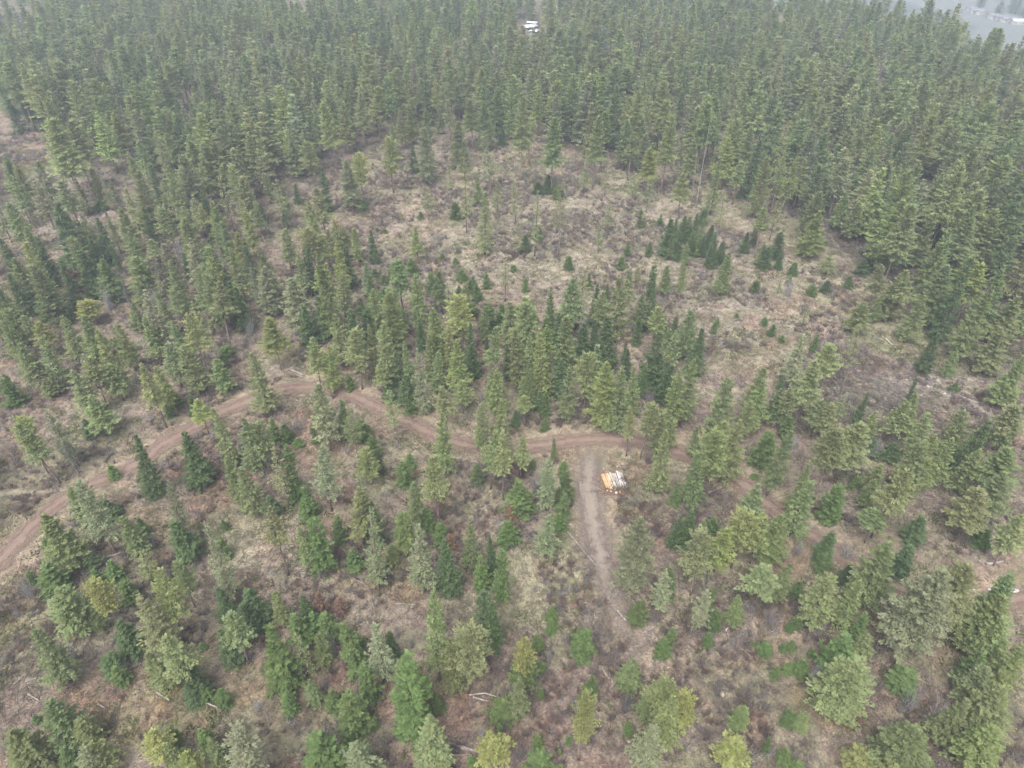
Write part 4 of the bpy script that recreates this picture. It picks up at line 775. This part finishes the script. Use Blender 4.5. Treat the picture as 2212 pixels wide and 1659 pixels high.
# boulders
def boulder(seed):
    g = np.random.default_rng(seed); import bmesh
    bm = bmesh.new(); bmesh.ops.create_icosphere(bm, subdivisions=2, radius=1)
    for v in bm.verts:
        n = .75+.5*float(vnoise(v.co.x*1.3+seed*3+9, v.co.y*1.3+v.co.z*1.7+9, seed)); v.co *= n; v.co.z = v.co.z*.7+.35
    me = bpy.data.meshes.new('boulder'); bm.to_mesh(me); bm.free(); me.materials.append(M_ROCK); return me
M_ROCK = plain('pale_rock', (.38, .36, .34), .9, .3, 3)
BM = [boulder(i) for i in range(4)]
R_LAB = {}
for (bx, by, s_, lb) in [(1990,830,.35,'slope'),(1997,833,.3,'slope'),(2004,835,.4,'slope'),(2012,836,.3,'slope'),(2020,840,.35,'slope'),(2027,843,.25,'slope'),(2033,848,.3,'slope'),(2042,851,.4,'slope'),(2050,855,.5,'slope'),
    (2103,1276,.32,'road'),(2138,1276,.5,'road'),(2143,1275,.38,'road'),(2149,1276,.42,'road'),(2157,1279,.3,'road'),(2175,1276,.38,'road'),(2184,1274,.4,'road'),(2190,1278,.55,'road'),(2196,1277,.45,'road'),(2200,1272,.35,'road'),
    (1338,1278,.18,'spur'),(1340,1285,.22,'spur'),(1341,1274,.15,'spur'),(1919,1356,.42,'earth'),(1940,1351,.34,'earth'),(1877,1311,.36,'wood'),(1854,803,.25,'slash'),(1866,810,.22,'slash'),(1803,838,.3,'slash'),(1812,838,.22,'slash')]:
    R_LAB[lb] = R_LAB.get(lb, 0)+1; n_ = R_LAB[lb]
    where = {'slope': 'in the row along the grassy track', 'road': 'in the row beside the lower road', 'spur': 'at the edge of the spur track', 'earth': 'on the orange earth patch', 'wood': 'half hidden under a broad conifer', 'slash': 'lying in the grey slash'}[lb]
    x, y, z = hit(bx, by); s_ *= .72; r_ = rng.uniform(.8, 1.25)
    put('boulder', BM[rng.integers(4)], x, y, z-.05, f"whitish rock {where}, number {n_} from the left", 'boulder', 'pale boulders', rng.uniform(0, 6.28), (s_*r_, s_, s_*.85))

# orange earth patch under the wood
patch('loose_earth', 1932, 1358, 2.6, 1.3, 900, .3, [(.42,.20,.11),(.46,.24,.14),(.36,.18,.11)], 'orange brown loose earth beneath the trees')
# tree stumps
def stump(seed):
    g = np.random.default_rng(seed); return tube([[0, 0, -.2], [0, 0, .1], [.02, 0, .42]], [.42, .3, .26], 10)
SM = mk('tree_stump', stump(1), M_BARK)
for i, (bx, by, sc, c, lb) in enumerate([(872,505,2.6,(.30,.27,.27),'tall grey stump beside a white log on the slope'),(1610,905,1,(.46,.36,.28),'low brown stump behind the roadside pines'),(1243,1310,1.1,(.20,.12,.09),'rust coloured stump beside the pale snag'),
     (1295,398,1,(.08,.07,.07),'black burnt stump on the upper slope'),(1700,1090,1,(.45,.37,.30),'pale stump among the pines of the lower road'),(1560,1500,1,(.40,.33,.28),'grey stump in the brown brush')]):
    x, y, z = hit(bx, by); put('tree_stump', SM, x, y, z, lb, 'stump', 'tree stumps', i, (1, 1, sc), c)

# the fallen tree with curved ribs of branches
x, y, z = hit(1048, 1500); root = bpy.data.objects.new('fallen_tree', None); C.objects.link(root); root.location = (x, y, z)
root['label'] = 'fallen young tree with curved green rib branches over a white pole'; root['category'] = 'fallen tree'
V, F, T = tube([[-1.9, -.2, .25], [0, 0, .3], [2.0, -.6, .2]], [.10, .09, .05], 7); obj('trunk', mk('trunk', (V, F, T), M_BARK), root, (.40, .37, .33))
parts = []
for i in range(9):
    t = -1.7+i*.42; top = [(t+.3*math.sin(a)*.8, 1.9*math.sin(a)*(.6+.05*i) , .25+1.0*math.sin(a)*math.cos(a*.5)) for a in np.linspace(-.9, 1.5, 9)]
    parts.append(tube(top, np.linspace(.035, .015, 9), 5))
obj('branches', mk('branches', join(parts), M_BARK), root, (.13, .16, .08))

# ------------------------------------------------------------------ the cabin in the forest and the valley houses
M_ROOF = plain('white_metal_roof', (.62, .63, .66), .4, .04, 1); M_WALL = plain('timber_wall', (.22, .18, .16), .9, .2, 2); M_WALL2 = plain('pale_wall', (.30, .29, .28), .8, .1, 1)
M_GLASS = plain('dark_glass', (.06, .07, .09), .15, .05, 1); M_DOOR = plain('door_paint', (.30, .22, .18), .6, .1, 1); M_ROOF2 = plain('shingle_roof', (.20, .20, .22), .8, .15, 1)
def boxm(name, x0, x1, y0, y1, z0, z1, m):
    V = np.array([(a, b, c) for a in (x0, x1) for b in (y0, y1) for c in (z0, z1)]); F = np.array([(0,1,3,2),(4,6,7,5),(0,4,5,1),(2,3,7,6),(0,2,6,4),(1,5,7,3)])
    return mesh_np(name, V, F, m)
def house(name, x, y, z, L, Wd, Hh, pitch, rot, wall, roof, label, cat, gable=True, grp=None):
    h = bpy.data.objects.new(name, None); C.objects.link(h); h.location = (x, y, z); h.rotation_euler = (0, 0, rot); h['label'] = label; h['category'] = cat
    if grp: h['group'] = grp
    a, b = L/2, Wd/2; rz = Hh+b*pitch
    V = [(-a,-b,-.6),(a,-b,-.6),(a,b,-.6),(-a,b,-.6),(-a,-b,Hh),(a,-b,Hh),(a,b,Hh),(-a,b,Hh),(-a,0,rz),(a,0,rz)]
    F = [(0,1,5),(0,5,4),(2,3,7),(2,7,6),(1,2,6),(1,6,5),(5,6,9),(3,0,4),(3,4,7),(7,4,8),(4,5,9),(4,9,8),(6,7,8),(6,8,9)]
    obj('wall', mesh_np('wall', np.array(V), np.array(F), wall), h)
    e = .45; t = .14; V = []; zo = Hh-e*pitch
    for s in (-1, 1):
        V += [(-a-e, s*(b+e), zo+.03), (a+e, s*(b+e), zo+.03), (a+e, 0, rz+.03), (-a-e, 0, rz+.03), (-a-e, s*(b+e), zo+t), (a+e, s*(b+e), zo+t), (a+e, 0, rz+t), (-a-e, 0, rz+t)]
    F = []
    for o in (0, 8): F += [(o,o+1,o+2,o+3),(o+4,o+7,o+6,o+5),(o,o+4,o+5,o+1),(o+1,o+5,o+6,o+2),(o+3,o+2,o+6,o+7),(o,o+3,o+7,o+4)]
    obj('roof', mesh_np('roof', np.array(V), np.array(F), roof), h)
    for wx in (-a*.6, a*.55): obj('window', boxm('window', wx-.5, wx+.5, -b-.03, -b+.02, 1.0, 2.0, M_GLASS), h)
    obj('door', boxm('door', -.45, .45, -b-.04, -b+.02, 0, 2.05, M_DOOR), h)
cx_, cy_, cz_ = hit(1143, 69)
house('cabin', cx_, cy_, float(ground(cx_, cy_)), 6.2, 5.0, 2.8, .22, .55, M_WALL, M_ROOF, 'larger cabin with a white metal roof in the forest gap', 'cabin')
x, y, z = hit(1150, 59); house('shed', x, y, z, 4.6, 3.6, 2.4, .2, -.25, M_WALL, M_ROOF, 'white-roofed shed standing farthest back in the forest gap', 'shed')
x, y, z = hit(1153, 77); house('garage', x, y, z, 4.4, 3.4, 2.2, .2, 1.1, M_WALL2, M_ROOF, 'white-roofed garage before the cabin, partly behind trees', 'garage')
for i, (bx, by, L, Wd, rot, lb, rf) in enumerate([(2097,24,9,6,.3,'pale',M_ROOF2),(2108,29,12,8,-.2,'grey-roofed',M_ROOF2),(2118,31,11,6,.4,'long pale',M_ROOF2),(2146,40,11,8,.1,'small pale',M_ROOF2),(2160,43,9,6,-.3,'grey-roofed',M_ROOF2),(2173,47,12,8,.2,'pale-walled',M_ROOF2),(2186,48,10,6,.5,'grey-roofed',M_ROOF2),(2198,52,12,8,-.1,'white-roofed',M_ROOF)]):
    x, y, z = hit(bx, by); house('house', x, y, z, L, Wd, 3.2, .35, rot, M_WALL2, rf, f"tiny {lb} house in the far valley, number {i+1} along the village line", 'house', grp='houses of the valley village')
for i, (bx, by) in enumerate([(2116,20),(2153,38),(2193,30),(2206,44),(2183,26),(2120,8)]):
    x, y, z = hit(bx, by); root = bpy.data.objects.new('valley_tree', None); C.objects.link(root); root.location = (x, y, z); root.scale = (3.0, 3.0, 1.5)
    root['label'] = f"lone dark tree on the far valley field, number {i+1} from the left"; root['category'] = 'tree'; root['group'] = 'trees of the far valley'
    cm, tm = TPL['q'][i % 8]; obj('crown', cm, root, COLS['f']); obj('trunk', tm, root, BARK)

# ------------------------------------------------------------------ the air: thin even haze
hm = bpy.data.materials.new('haze'); hm.use_nodes = True; n = hm.node_tree.nodes; n.clear(); o_ = n.new('ShaderNodeOutputMaterial'); pv = n.new('ShaderNodeVolumePrincipled')
pv.inputs['Color'].default_value = (.78, .87, 1.0, 1); pv.inputs['Density'].default_value = .00052; pv.inputs['Anisotropy'].default_value = .1
hm.node_tree.links.new(pv.outputs[0], o_.inputs['Volume'])
hb = boxm('haze', -3300, 3300, -1700, 4400, -80, 84, hm); obj('haze', hb, kind='stuff', label='thin pale haze')
